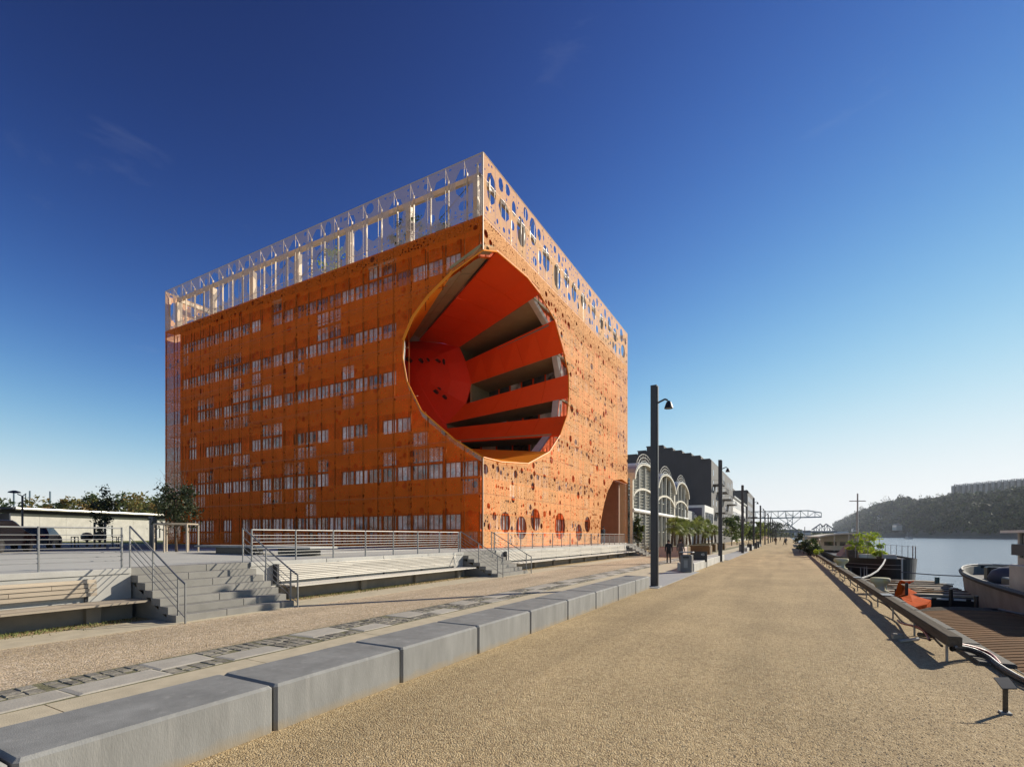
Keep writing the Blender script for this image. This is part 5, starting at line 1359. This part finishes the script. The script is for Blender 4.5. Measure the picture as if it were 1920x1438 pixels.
# ---- dark pontoon and plank raft
pn_ = thing('pontoon', 'low dark steel pontoon between the slatted deck and the plank raft', 'pontoon', (4.6, 22, WZ))
MB().bbox(3.35, 5.7, 21, 25.2, WZ-.3, -.95, .05).build('hull', M['darkwall'], pn_)
for i in range(4): MB().box(3.5+i*.6, 3.6+i*.6, 21.2, 25, -.95, -.88).build('rib', M['darksteel'], pn_)
for (x, y) in ((3.6, 23.5), (5.4, 24.5), (5.5, 22.0)): MB().tube((x, y, -.95), (x, y, .02), .06, 8).build('pile', M['black'], pn_)
rf = thing('plank_raft', 'weathered plank raft littered with loose boards between the two boats', 'raft', (4.9, 29, WZ))
rgx = random.Random(12)
for i in range(22):
    y = 25.6+i*.36; MB().prism([(3.4, y, -.42), (6.7+rgx.uniform(-.2,.2), y+.3, -.42), (6.7, y+.62, -.42), (3.4, y+.32, -.42)], (0,0,.05+rgx.uniform(0,.05))).build('plank', M['timber'] if i % 3 else M['bench_old'], rf)
for i in range(16):
    c = Vector((rgx.uniform(3.8, 6.3), rgx.uniform(26.2, 32), -.33+rgx.uniform(0,.1))); a = rgx.uniform(-.6, .9); d = Vector((math.cos(a), math.sin(a), 0))*rgx.uniform(.4, .9); w = Vector((-d.y, d.x, 0)).normalized()*.07
    MB().prism([c-d-w, c+d-w, c+d+w, c-d+w], (0,0,.03)).build('loose_board', rgx.choice([M['timber'], M['bench_old'], M['deck']]), rf)
MB().box(3.4, 6.6, 25.4, 33.4, -.95, -.44).build('float', M['black'], rf)
for (x, y) in ((6.4, 31.4), (3.5, 25.6)): MB().tube((x, y, -.5), (x, y, .0), .10, 8).build('pile', mat('teal_pile', (.06,.12,.12), .6), rf)
for i in range(6): MB().box(3.6+i*.52, 3.95+i*.52, 25.33, 25.40, -.50, -.44).build('fender_strip', M['white'], rf)
# ---- orange dinghy and tarp
M['orange_tarp'] = mat('orange_tarp', (.62,.095,.004), .8, .15, 2, .01, 8, trans=.2, spec=.04)
og = thing('orange_dinghy', 'bright orange dinghy with a folded orange sail tied to a black pole', 'dinghy', (3.8, 18.9, -.5))
q0 = Vector((3.42, 20.6, 0))
MB().tube((q0.x, q0.y, -.6), (q0.x, q0.y, .48), .045, 8).build('pole', M['black'], og)
def sheetp(pts, name, mk, dz=.03):
    P = [atD(u, v, d) for u, v, d in pts]; MB().prism(P, (-.02, .03, dz)).build(name, M[mk], og)
sheetp([(1678,1120,16.6),(1686,1093,16.9),(1693,1098,16.7),(1692,1121,16.3)], 'sail', 'orange_tarp')
sheetp([(1693,1098,16.7),(1720,1112,17.2),(1700,1115,16.4),(1692,1121,16.3)], 'sail', 'orange_tarp')
sheetp([(1684,1119,16.2),(1706,1113,16.5),(1728,1122,16.6),(1740,1128,16.4),(1712,1129,15.6)], 'cover', 'orange_tarp')
hull = [atD(u, v, d) for u, v, d in ((1690,1124,16),(1722,1122,16.6),(1746,1128,16.2),(1738,1136,15.4),(1716,1141,15),(1698,1133,15.4))]
MB().prism(hull, (0,0,.06)).build('tube', M['orange_tarp'], og); MB().prism([p+Vector((0,0,-.35)) for p in hull], (0,0,.33)).build('hull', M['orange_tarp'], og)
m = MB(); c0 = atD(1694, 1092, 16.9)
for k in range(3): m.path([c0+Vector((.12*math.cos(a)*(1+.2*k)+.05*k, .08*math.sin(a), .03*math.sin(a*2+k)+.02*k)) for a in [i*.52 for i in range(13)]], .018, 5)
m.build('rope_coil', M['orange_tarp'], og)

# ---- boats: lofted hulls
def hull_mesh(cx, y_bow, y_stern, hb, zt, zb, bow_len, n=26, full=2.2, sheer=.25):
    """gunwale outline port/starboard with flare; returns ring list"""
    rings = []
    for i in range(n+1):
        t = (i/n)**1.6; y = y_bow+(y_stern-y_bow)*t; s = min(1, abs(y-y_bow)/bow_len)
        w = hb*(1-(1-s)**full)**(1/full); zz = zt+sheer*(1-s)**2
        rings.append((y, w, zz))
    return rings
def build_hull(t, cx, rings, zb, mh, mdk, mrail, deckdrop=.25, bul=.08, sk=lambda y: 0):
    v = []; f = []; cx0 = cx
    for (y, w, z) in rings:
        cx = cx0+sk(y)
        v += [(cx-w*.9, y, zb), (cx-w, y, z), (cx-w+min(bul, w), y, z), (cx-w+min(bul, w), y, z-deckdrop), (cx+w-min(bul, w), y, z-deckdrop), (cx+w-min(bul, w), y, z), (cx+w, y, z), (cx+w*.9, y, zb)]
    n = len(rings)
    m = MB()
    for i in range(n-1):
        a, b = i*8, (i+1)*8
        f += [(a, a+1, b+1, b), (a+1, a+2, b+2, b+1), (a+2, a+3, b+3, b+2), (a+4, a+5, b+5, b+4), (a+5, a+6, b+6, b+5), (a+6, a+7, b+7, b+6)]
    f += [((n-1)*8+k) for k in ()]
    m.add(v, f); m.add([v[(n-1)*8+k] for k in range(8)], [(0,1,2,3,4,5,6,7)])
    m.build('hull', M[mh], t)
    d = MB()
    for i in range(n-1):
        a, b = rings[i], rings[i+1]; wa, wb = max(0, a[1]-bul), max(0, b[1]-bul)
        ca, cb_ = cx0+sk(a[0]), cx0+sk(b[0]); d.quad((ca-wa, a[0], a[2]-deckdrop), (ca+wa, a[0], a[2]-deckdrop), (cb_+wb, b[0], b[2]-deckdrop), (cb_-wb, b[0], b[2]-deckdrop))
    d.build('deck', M[mdk], t)
    if mrail:
        for sgn in (-1, 1): MB().path([(cx0+sk(y)+sgn*(w+.02), y, z-.05) for y, w, z in rings], .09, 6).build('rubbing_strake', M[mrail], t)
M['hullblack'] = mat('hull_black', (.010,.011,.013), .45, .2, 2, spec=.3)
M['hullwhite'] = mat('hull_dirty_white', (.40,.385,.35), .55, .18, 1.2)
M['canvas'] = mat('canvas_cream', (.74,.69,.56), .75, .08, 2); M['pinktarp'] = mat('tarp_pink_brown', (.33,.23,.19), .8, .12, 3)
bg1 = thing('black_barge', 'black hulled barge with cream canopy, mast and potted plants moored at the quay', 'barge', (6.1, 38, WZ))
cxb = 5.65; skb = lambda y: .8*max(0, 1-(y-40.3)/9)**2
rings = hull_mesh(cxb, 40.3, 102, 2.3, .42, WZ, 8, n=64, full=1.9, sheer=.12)
build_hull(bg1, cxb, rings, WZ-.3, 'hullblack', 'darkwall', None, .12, .1, skb)
for dz in (.42, .68):
    MB().path([(cxb+skb(y)-w*(1-.1*dz/1.7)-.015, y, z-dz) for y, w, z in rings], .022, 5).build('hull_stripe', M['steel'], bg1)
MB().tube((cxb+.8, 40.27, WZ), (cxb+.8, 40.27, .60), .05, 8).build('stem_post', M['hullwhite'], bg1)
# canopy: vaulted roof on posts over a cream cabin
def vz(x): return 1.85+.36*(1-((x-cxb)/2.75)**2)
m = MB(); n = 12
for i in range(n):
    a, b2 = cxb-2.75+5.5*i/n, cxb-2.75+5.5*(i+1)/n; m.prism([(a, 63, vz(a)), (b2, 63, vz(b2)), (b2, 96, vz(b2)), (a, 96, vz(a))], (0,0,.14))
m.build('canopy', M['canvas'], bg1)
m = MB()
for i in range(n):
    a, b2 = cxb-2.6+5.2*i/n, cxb-2.6+5.2*(i+1)/n; m.prism([(a, 66.6, 1.52), (b2, 66.6, 1.52), (b2, 66.6, vz(b2)-.02), (a, 66.6, vz(a)-.02)], (0,.06,0))
m.build('gable', M['canvas'], bg1)
MB().box(cxb-2.4, cxb+2.3, 67, 95, .42, 1.5).build('cabin', M['canvas'], bg1)
for i in range(3): MB().box(cxb-2.0+i*1.5, cxb-.8+i*1.5, 66.93, 66.99, .95, 1.38).build('window', M['glass'], bg1)
for i in range(7): MB().box(cxb-2.46, cxb-2.41, 68.5+i*3.8, 70.8+i*3.8, .8, 1.35).build('window', M['glass'], bg1)
for x in (-2.6, -1.3, 0, 1.3, 2.6): MB().tube((cxb+x, 63.2, .42), (cxb+x, 63.2, vz(cxb+x)), .035, 6).build('canopy_post', M['canvas'], bg1)
m = MB(); m.prism([(3.6, 46.3, .42), (5.4, 46.6, .42), (4.8, 47.4, 1.4), (4.5, 47.4, 1.45)], (-.1, 3.2, 0)); m.build('tarp_cover', M['pinktarp'], bg1)
MB().bbox(3.9, 4.5, 44.2, 44.8, .35, .95, .03).build('chest', M['bark'], bg1); MB().bbox(4.6, 5.7, 44.6, 45.8, .32, .68, .03).build('hatch', M['canvas'], bg1)
MB().bbox(5.9, 6.7, 43.6, 44.5, .32, .7, .03).build('hatch', M['hullwhite'], bg1)
# mast with yard
mp_ = atD(1608, 1030, 38.5)
m = MB(); m.tube((mp_.x, mp_.y, .3), (mp_.x, mp_.y, 2+80/936*38.5), .075, 8, .05); m.build('mast', M['hullwhite'], bg1)
y5 = 2+66/936*38.5; MB().tube((mp_.x-.55, mp_.y-.2, y5), (mp_.x+.55, mp_.y+.3, y5), .03, 6).build('yard', M['timber'], bg1)
# bow rail
for side in (1, -1):
    pts = [(cxb+skb(y)+side*(w-.08), y, z) for y, w, z in rings[4:32:3]]
    if side == -1: pts = pts[:4]
    for p_ in pts: MB().tube(p_, (p_[0], p_[1], p_[2]+.85), .02, 5).build('stanchion', M['steel'], bg1)
    MB().path([(p_[0], p_[1], p_[2]+.82) for p_ in pts], .012, 5).build('rail_wire', M['steel'], bg1)
# anchors hanging / white marks on the flank
for (u, v, w, h) in ((1601,1072,5,9),(1620,1073,5,11),(1627,1072,4,10),(1632,1071,3,9)):
    x = cxb-2.25; yv = atX(u, x+.0); 
    if yv < 60: p_ = Vector((x+.0, yv, zat(v, x, yv))); MB().prism([p_+Vector((-.14,0,-.2)), p_+Vector((-.14,-.22,-.2)), p_+Vector((-.14,-.10,.25))], (-.02,0,0)).build('white_mark', M['steel'], bg1)
# mooring rope from bow down to the quay
rp_ = [atD(u, v, d) for u, v, d in ((1660,1048,33),(1655,1058,31),(1645,1070,29),(1632,1078,28),(1615,1084,27))]
tag(MB().path(rp_, .05, 6).build('mooring_rope', M['hullwhite']), 'thick pale mooring rope drooping from the black barge bow', 'rope')
rp_ = [atD(1690, 1072, 31)]+[atD(1690+128*s, 1072+8*s+1.5*math.sin(s*3.14), 31-6*s) for s in (.25,.5,.75,1)]
tag(MB().path(rp_, .03, 6).build('mooring_line', M['darksteel']), 'taut dark line running over the water between the two boats', 'rope')
# plants on the barge
def plant(u, v0, v1, d, w, lv, lab, n=500, pot=True):
    p_ = atD(u, v0, d); q_ = atD(u, v1, d); H = p_.z-q_.z; t = thing('potted_plant', lab, 'plant', (p_.x, p_.y, q_.z), 'plants on the black barge')
    m = MB(); foliage(m, (p_.x, p_.y, q_.z+H*.62), w, H*.42, n, .10, random.Random(int(u))); m.build('leaves', lv, t)
    MB().tube((p_.x, p_.y, q_.z), (p_.x, p_.y, q_.z+H*.6), .03, 6).build('stem', M['bark'], t)
    if pot: MB().lathe((p_.x, p_.y, q_.z-.02), [(.16,0),(.22,.28),(.2,.28)], 12).build('pot', M['bark'], t)
plant(1628, 1001, 1047, 38, .85, LV_lime, 'large bright yellow green plant on the black barge, right of the mast', 900)
plant(1600, 1017, 1047, 38.6, .55, LV_lime, 'smaller yellow green plant on the black barge, left of the mast', 450)
plant(1650, 1033, 1050, 36, .55, LV_lime, 'low yellow green plant near the black barge bow', 500)
for i, (x, y, s, lab) in enumerate(((4.2,51,.5,'pale plastic crate on the barge deck by the mast'),(5.6,48.6,.6,'dark cloth covered chair set on the barge deck'),(5.2,53,.45,'brown box on the barge deck under the canopy edge'))):
    tag(MB().bbox(x, x+s, y, y+s, .31, .31+s*1.1, .03).build('deck_box', (M['hullwhite'], M['pinktarp'], M['bark'])[i]), lab, 'box')
plant(1534, 1030, 1044, 44, .35, LV_lime, 'small yellowish plant at the stern side of the tarp', 200)
# second barge further along and things on the quay there
b2_ = thing('far_barge', 'distant barge with a long white roof behind the black barge', 'barge', (6.2, 106, WZ))
rings = hull_mesh(6.2, 104, 142, 2.6, .4, WZ, 6); build_hull(b2_, 6.2, rings, WZ-.2, 'hullblack', 'darkwall', None)
MB().box(3.9, 8.5, 110, 138, .4, 1.7).build('cabin', M['hullwhite'], b2_); MB().box(3.6, 8.8, 108, 140, 1.9, 2.2).build('roof', M['white'], b2_)
for i in range(9): MB().box(3.84, 3.88, 111+i*3, 112.8+i*3, .8, 1.4).build('window', M['glass'], b2_)
mq = atD(1509, 1003, 85); MB().tube((mq.x, mq.y, .5), (mq.x, mq.y, 3.6), .06, 6).build('mast', M['steel'], b2_)
b3_ = thing('farther_barge', 'third barge with grey cabin, furthest along the quay', 'barge', (6.2, 148, WZ))
rings = hull_mesh(6.2, 146, 185, 2.6, .4, WZ, 6); build_hull(b3_, 6.2, rings, WZ-.2, 'hullblack', 'darkwall', None); MB().box(4, 8.4, 152, 180, .4, 2.0).build('cabin', M['zinc'], b3_)
for i, (u, v0, d, w, lv, lab) in enumerate(((1500, 1002, 62, 1.0, LV_dark, 'dark round bush on the quay edge beyond the barges'),(1518, 1010, 52, .7, LV_dark, 'low dark plants and clutter on the quay by the canopy'),(1526, 1012, 49, .7, LV_green, 'green leafy clump on the quay by the canopy'),(1507,1009,58,.6,LV_green,'small green bush beside the dark round bush'))):
    p_ = atD(u, v0, d); t = thing('bush', lab, 'bush', (p_.x, p_.y, 0)); m = MB(); foliage(m, (p_.x, p_.y, p_.z*.55), w, p_.z*.5, 600, .13, random.Random(i)); m.build('leaves', lv, t)
    MB().tube((p_.x, p_.y, 0), (p_.x, p_.y, p_.z*.6), .05, 5).build('stem', M['bark'], t)
# ---- right hand boat
M['hullgrey'] = mat('hull_weathered_grey', (.24,.23,.20), .7, .25, 1.2, spec=.2)
tg = thing('work_boat', 'old white work boat with dark gunwale and wheelhouse at the right edge', 'boat', (9, 30, WZ))
cxt = 9.1; rings = []
for i in range(25):
    y = 34-(34+2)*(i/24)**1.5; s = max(0, min(1, (y-14)/20)); w = 3.4*math.sqrt(max(0, 1-s**2.2)); rings.append((y, w, .40+.10*s*s))
build_hull(tg, cxt, rings, WZ-.3, 'hullgrey', 'darkwall', 'rubber', .42, .12)
MB().path([(cxt-w, y, z+.07) for y, w, z in rings[:8]], .03, 6).path([(cxt+w, y, z+.07) for y, w, z in rings[:16]], .03, 6).build('gunwale_cap', M['hullwhite'], tg)
MB().bbox(7.15, 11, 12, 25, .0, .98, .04).build('deckhouse', M['hullwhite'], tg)
m = MB(); X1, X2, Y1, Y2 = 7.3, 10.6, 19.0, 24.7
m.box(X1, X2, Y1, Y2, .98, 1.22); m.build('wheelhouse_base', M['hullwhite'], tg)
for (x, y) in ((X1, Y1), (X1, (Y1+Y2)/2), (X1, Y2-.18), (X2-.18, Y2-.18), (X2-.18, Y1), ((X1+X2)/2, Y2-.18)): MB().box(x, x+.18, y, y+.18, 1.22, 2.12).build('window_post', M['hullwhite'] if y > Y2-.3 and x == X1 else M['black'], tg)
MB().box(X1+.05, X1+.08, Y1+.2, Y2-.2, 1.24, 2.1).build('side_glass', M['glass'], tg); MB().box(X1+.2, X2-.2, Y2-.12, Y2-.09, 1.24, 2.1).build('front_glass', M['glass'], tg)
MB().prism([(X1-.35, Y1-.4, 2.12), (X2+.3, Y1-.4, 2.12), (X2+.3, Y2+.45, 2.12), (X1-.35, Y2+.45, 2.12)], (0,0,.09)).build('wheelhouse_roof', M['white'], tg)
MB().tube((8.1, 23.2, 2.2), (8.1, 23.2, 2.34), .16, 12).build('vent', M['black'], tg)
MB().bbox(X1-.12, X1+.04, 23.1, 24.9, 1.32, 1.72, .02).build('box_locker', mat('navy_box', (.02,.035,.06), .5), tg)
MB().lathe((8.4, 28.6, -.02), [(.85,0),(.88,.3),(.75,.55),(.45,.72),(.1,.76)], 16).build('covered_winch', mat('navy_tarp', (.03,.045,.08), .7), tg, smooth=True)
MB().bbox(7.9, 8.5, 30.1, 30.6, 0, .62, .04).build('bitt', M['black'], tg); MB().bbox(7.6, 9.3, 25.5, 27.4, 0, .35, .04).build('hatch', M['darksteel'], tg)
MB().path([(6.9, 26.5, .05), (7.4, 25.6, .12), (8.2, 25.3, .1)], .05).build('deck_rope', M['hullwhite'], tg)
# ================================================================== FAR BANK, HILL, BRIDGES
# hill
def ridge(u):
    P = [(1490,1003),(1556,984),(1575,979),(1612,964),(1650,953),(1682,949),(1729,941),(1785,937),(1850,936),(1917,929),(1990,922),(2100,918),(2300,915)]
    for (a, va), (b_, vb) in zip(P[:-1], P[1:]):
        if a <= u <= b_: return va+(vb-va)*(u-a)/(b_-a)
    return P[-1][1] if u > P[-1][0] else P[0][1]
XB, XRG = 215.0, 330.0
hm = MB(); NU, NV = 90, 14; grid = []
for i in range(NU+1):
    u = 1520+(2300-1520)*i/NU; y0 = atX(u, XB); y1 = atX(u, XRG); z1 = zat(ridge(u)+4, XRG, y1); row = []
    y0 = min(y0, 5200); y1 = min(y1, 5600)
    if u > 1560:
        for j in range(NV+1):
            t = j/NV; x = XB+(XRG-XB)*t; y = y0+(y1-y0)*t; z = WZ+3.0*min(1, t*12)+(z1-3-WZ)*(math.sin(t*math.pi/2)**1.1)+(6*math.sin(i*.9+j*1.7)+5*math.sin(i*.37+j*.8))*t*(1-t)*1.6; row.append((x, y, z))
        row.append((XRG+400, y1+200, row[-1][2]-5)); grid.append(row)
nr_ = len(grid[0])
for a, b_ in zip(grid[:-1], grid[1:]):
    for j in range(nr_-1): hm.quad(a[j], b_[j], b_[j+1], a[j+1])
hm.build('hills', mat('hill_ground', (.06,.06,.045), .95, .3, .02), smooth=True, kind=ST)
MB().box(XB-.5, XB+3, 100, 5200, WZ-2, WZ+3.2).build('far_embankment', mat('embankment_stone', (.12,.12,.115), .9, .15, .05), kind=ST)
rgf = random.Random(31); fm = MB()
for i in range(4600):
    gi = rgf.randrange(len(grid)-1); gj = rgf.uniform(0.6, NV-.02) if i % 4 else NV-.02-rgf.random()*.8; j = int(gj); fr = gj-j; fi = rgf.random()
    a = Vector(grid[gi][j]).lerp(Vector(grid[gi][j+1]), fr); b_ = Vector(grid[gi+1][j]).lerp(Vector(grid[gi+1][j+1]), fr); p_ = a.lerp(b_, fi)
    d = PF(p_.x, p_.y); R = rgf.uniform(4.5, 9)*(1 if d < 1500 else 1.8); Hh = R*rgf.uniform(.8, 1.9)
    if rgf.random() < .10: Hh *= 1.7; R *= .6
    mi = rgf.randrange(3)
    for k in range(34):
        q_ = Vector((rgf.gauss(0,1), rgf.gauss(0,1), rgf.gauss(0,1))).normalized()*rgf.uniform(.6, 1); c_ = p_+Vector((q_.x*R, q_.y*R, Hh*.6+q_.z*Hh*.6)); s_ = R*.34
        a1 = Vector((rgf.uniform(-1,1), rgf.uniform(-1,1), rgf.uniform(-1,1)))*s_; a2 = Vector((rgf.uniform(-1,1), rgf.uniform(-1,1), rgf.uniform(-1,1)))*s_
        fm.add([c_+a1, c_+a2, c_-a1-a2*.5], [(0,1,2)], mi if rgf.random() < .85 else rgf.randrange(3))
tag(fm.build('hillside_wood', [mat('far_leaf_a', (.03,.05,.015), .8, .3, .05), mat('far_leaf_b', (.075,.10,.025), .8, .3, .05), mat('far_leaf_c', (.015,.026,.01), .8, .3, .05)], kind='stuff'), 'dense dark woodland covering the hillside across the river', 'wood')
# villas on the hill
for (u, v0, v1, w, t_, lab) in ((1722,962,969,9,.6,'small pale house half hidden above the middle of the hill'),(1800,968,975,10,.45,'small grey house low on the right part of the hill'),(1850,950,958,9,.7,'small house below the apartment slab'),(1598,990,997,12,.2,'far pale house at the left foot of the hill'),(1643,965,983,22,.55,'pale grey villa among the trees on the left part of the hill'),(1677,981,991,18,.25,'low pale house near the river foot of the hill')):
    x = XB+(XRG-XB)*t_-34; y = atX(u, x); d = PF(x, y); W2 = w/936*d/2*2.4
    t = thing('hill_house', lab, 'house', (x, y, zat(v1, x, y))); MB().box(x, x+10, y-W2, y+W2, zat(v1+3, x, y), zat(v0+4, x, y)).build('wall', M['conc_pale'], t)
    MB().prism([(x-1, y-W2-1, zat(v0+4, x, y)), (x+11, y-W2-1, zat(v0+4, x, y)), (x+5, y-W2*.7, zat(v0, x, y))], (0, 2*W2+2, 0)).build('roof', M['darkwall2'], t)
    for k in range(6):
        yy = y-W2+W2*2*(k+.3)/6; MB().box(x-.2, x-.05, yy, yy+W2*.16, zat((v0+v1)/2+2, x, y), zat((v0+v1)/2-2, x, y)).build('window', M['glass'], t)
# apartment slab on the ridge
P1, P2 = atD(1785, 911, 1150), atD(1990, 911, 955); P1.z = P2.z = 0
ap_ = thing('apartment_block', 'long grey apartment slab with projecting bays on top of the hill', 'building', (P1.x, P1.y, 80))
dA = (P2-P1).normalized(); nA = Vector((dA.y, -dA.x, 0)); LA = (P2-P1).length
if nA.dot(Vector((P1.x, P1.y, 0))) > 0: nA = -nA
zA = 2+(1005-912)/936*1150
M['apt'] = mat('apartment_render', (.42,.40,.38), .8, .08, .05)
def abox(x0, x1, y0, y1, z0, z1):      # along the slab, towards the viewer (y), up
    c = [P1+dA*x0+nA*y0, P1+dA*x1+nA*y0, P1+dA*x1+nA*y1, P1+dA*x0+nA*y1]; m = MB(); m.prism([p+Vector((0,0,z0)) for p in c], (0,0,z1-z0)); return m
abox(0, LA, -14, 0, 50, zA).build('wall', M['darkwall2'], ap_)
nb_ = 17; L2 = LA/nb_
for i in range(nb_):
    x = i*L2; abox(x+L2*.08, x+L2*.50, 0, 3.5, 55, zA+1.2).build('bay', M['apt'], ap_); abox(x+L2*.62, x+L2*.96, .1, 1.2, 55, zA-3).build('loggia', M['darkwall'], ap_)
    for q in (.15, .5, .8): abox(x+L2*q, x+L2*(q+.07), -6, -3, zA, zA+3.8+(i*3+q*10) % 2).build('chimney', M['apt'], ap_)
    m = MB()
    for j in range(9):
        for q in (.14, .26, .38):
            w_c = abox(x+L2*q, x+L2*(q+.06), 3.51, 3.7, zA-4.2-j*3.1, zA-2.6-j*3.1); m.add(w_c.v, w_c.f)
        w_c = abox(x+L2*.64, x+L2*.94, 1.21, 1.4, zA-5.4-j*3.1, zA-4.0-j*3.1); m.add(w_c.v, w_c.f)
    m.build('bay_windows', M['glass'], ap_, kind='stuff')
# boat on the far bank
p_ = atD(1707, 1008, 560); t = thing('far_boat', 'tiny white boat moored below the hill across the river', 'boat', (p_.x, p_.y, WZ))
MB().box(p_.x-4, p_.x, p_.y-14, p_.y+10, WZ, WZ+1.4).build('hull', M['zinc'], t); MB().box(p_.x-3.6, p_.x-.4, p_.y-8, p_.y+6, WZ+1.4, WZ+3).build('cabin', M['hullwhite'], t); MB().tube((p_.x-2, p_.y+5, WZ+2), (p_.x-2, p_.y+5, WZ+9), .15, 5).build('mast', M['steel'], t)
# gantry crane
M['crane'] = mat('crane_blue_grey', (.16,.22,.23), .6, .1, 1)
cr_ = thing('gantry_crane', 'pale blue lattice gantry crane reaching out towards the river', 'crane', tuple(atD(1480, 1008, 360)))
D = 360
def cq(u, v, dd=0): return atD(u, v, D+dd)
def beam(pts, r, name):
    for dd in (0, 4): 
        m = MB()
        for a, b_ in zip(pts[:-1], pts[1:]): m.tube(cq(*a, dd), cq(*b_, dd), r, 4)
        m.build(name, M['crane'], cr_)
beam([(1395,959.5),(1455,958.5),(1515,957),(1540,961)], .42, 'top_chord'); beam([(1395,971.5),(1455,971),(1515,969.5),(1540,969)], .55, 'bottom_chord')
us_ = [1395,1417,1431,1446,1459,1473,1487,1501,1515,1528,1540]
for i, u in enumerate(us_):
    vt, vb = (957.3 if u <= 1515 else 957+(u-1515)*.16)+max(0, (1455-u))*.03, 971-(u-1395)*.014
    MB().tube(cq(u, vt), cq(u, vb), .28, 4).build('upright', M['crane'], cr_); MB().tube(cq(u, vt, 4), cq(u, vb, 4), .2, 4).build('upright', M['crane'], cr_)
    if i: MB().tube(cq(us_[i-1], vb if i % 2 else vt), cq(u, vt if i % 2 else vb), .2, 4).build('diagonal', M['crane'], cr_)
for (a, b_) in (((1473,959),(1482,1006)),((1487,959),(1484,1006)),((1473,971),(1487,980)),((1487,971),(1476,980)),((1460,971),(1480,984)),((1501,971),(1485,984)),((1477,980),(1486,990)),((1486,980),(1480,990)),((1473,965),(1487,965))):
    MB().tube(cq(*a), cq(*b_), .24, 4).build('leg_bar', M['crane'], cr_)
# truss bridges
M['bridge'] = mat('bridge_grey', (.13,.14,.15), .7, .1, 1)
def bridge(label, D0, P, deck, hs_=.9):
    t = thing('truss_bridge', label, 'bridge', tuple(atD(P[0][0], 1004, D0)), 'steel truss bridges across the river')
    for dd in (0, 14):
        m = MB()
        for a, b_ in zip(P[:-1], P[1:]): m.tube(atD(*a, D0+dd), atD(*b_, D0+dd), hs_, 4)
        m.build('top_chord', M['bridge'], t)
        m = MB(); u = P[0][0]+4; k = 0
        def vat(u):
            for a, b_ in zip(P[:-1], P[1:]):
                if a[0] <= u <= b_[0]: return a[1]+(b_[1]-a[1])*(u-a[0])/(b_[0]-a[0])
            return deck
        while u < P[-1][0]:
            m.tube(atD(u, vat(u), D0+dd), atD(u, deck, D0+dd), hs_*.55, 4)
            if u+5 < P[-1][0]: m.tube(atD(u, vat(u) if k % 2 else deck, D0+dd), atD(u+5, deck if k % 2 else vat(u+5), D0+dd), hs_*.45, 4)
            u += 5; k += 1
        m.build('web_bars', M['bridge'], t, kind='stuff')
    a, b_ = atD(P[0][0]-6, deck, D0), atD(P[-1][0]+6, deck, D0); m = MB(); m.prism([a, b_, b_+Vector((0,0,-2.2)), a+Vector((0,0,-2.2))], Vector((-cs, cc, 0))*14); m.build('deck', M['bridge'], t)
bridge('grey truss bridge with twin peaks left of the crane leg', 700, [(1448,992),(1464,980.5),(1469,986),(1474.5,980.5),(1496,994.5)], 995)
bridge('grey truss bridge with twin peaks at the foot of the hill', 700, [(1522,993),(1538,982),(1543.5,987),(1549,982),(1564,992)], 995)
# far city and tree line closing the view
rgl = random.Random(77); m = MB()
for i in range(620):
    u = rgl.uniform(1395, 1625); d = rgl.uniform(900, 1500); p_ = atD(u, 999, d); p_.z = 0; R = rgl.uniform(5, 10)
    Hh = rgl.uniform(.4, 1.0)*((14 if u < 1500 else 9)/936*d)*.5
    for k in range(26):
        q_ = Vector((rgl.gauss(0,1), rgl.gauss(0,1), rgl.gauss(0,1))).normalized(); c_ = p_+Vector((q_.x*R, q_.y*R, Hh+q_.z*Hh)); s_ = R*.5
        a1 = Vector((rgl.uniform(-1,1), rgl.uniform(-1,1), rgl.uniform(-1,1)))*s_; a2 = Vector((rgl.uniform(-1,1), rgl.uniform(-1,1), rgl.uniform(-1,1)))*s_
        m.add([c_+a1, c_+a2, c_-a1-a2*.5], [(0,1,2)])
tag(m.build('distant_treeline', M['weed'], kind='stuff'), 'hazy distant trees closing the end of the river walk', 'trees')
# far row buildings beyond the quay end
for i, (u, v, w, d) in enumerate(((1500,996,8,800),(1512,994,6,820),(1578,996,10,860))):
    p_ = atD(u, v, d); t = thing('distant_block', 'faint distant building on the horizon, %s' % ['left of the crane leg gap','between the two truss bridges','below the left end of the hill'][i], 'building', (p_.x, p_.y, 0)); MB().box(p_.x-w, p_.x+w, p_.y, p_.y+20, 0, p_.z).build('wall', M['zinc'], t)
# ================================================================== HAZE
m, nt, b, K = newmat('haze_air'); nt.nodes.remove(b)
v_ = nt.nodes.new('ShaderNodeVolumePrincipled'); v_.inputs['Color'].default_value = (.80,.88,1,1); v_.inputs['Density'].default_value = 0.00006; v_.inputs['Anisotropy'].default_value = .35
K(v_.outputs[0], nt.nodes['Material Output'].inputs['Volume'])
if HAZE: MB().box(-1500, 1500, -300, 5900, -7, 240).build('haze', m, kind='stuff')
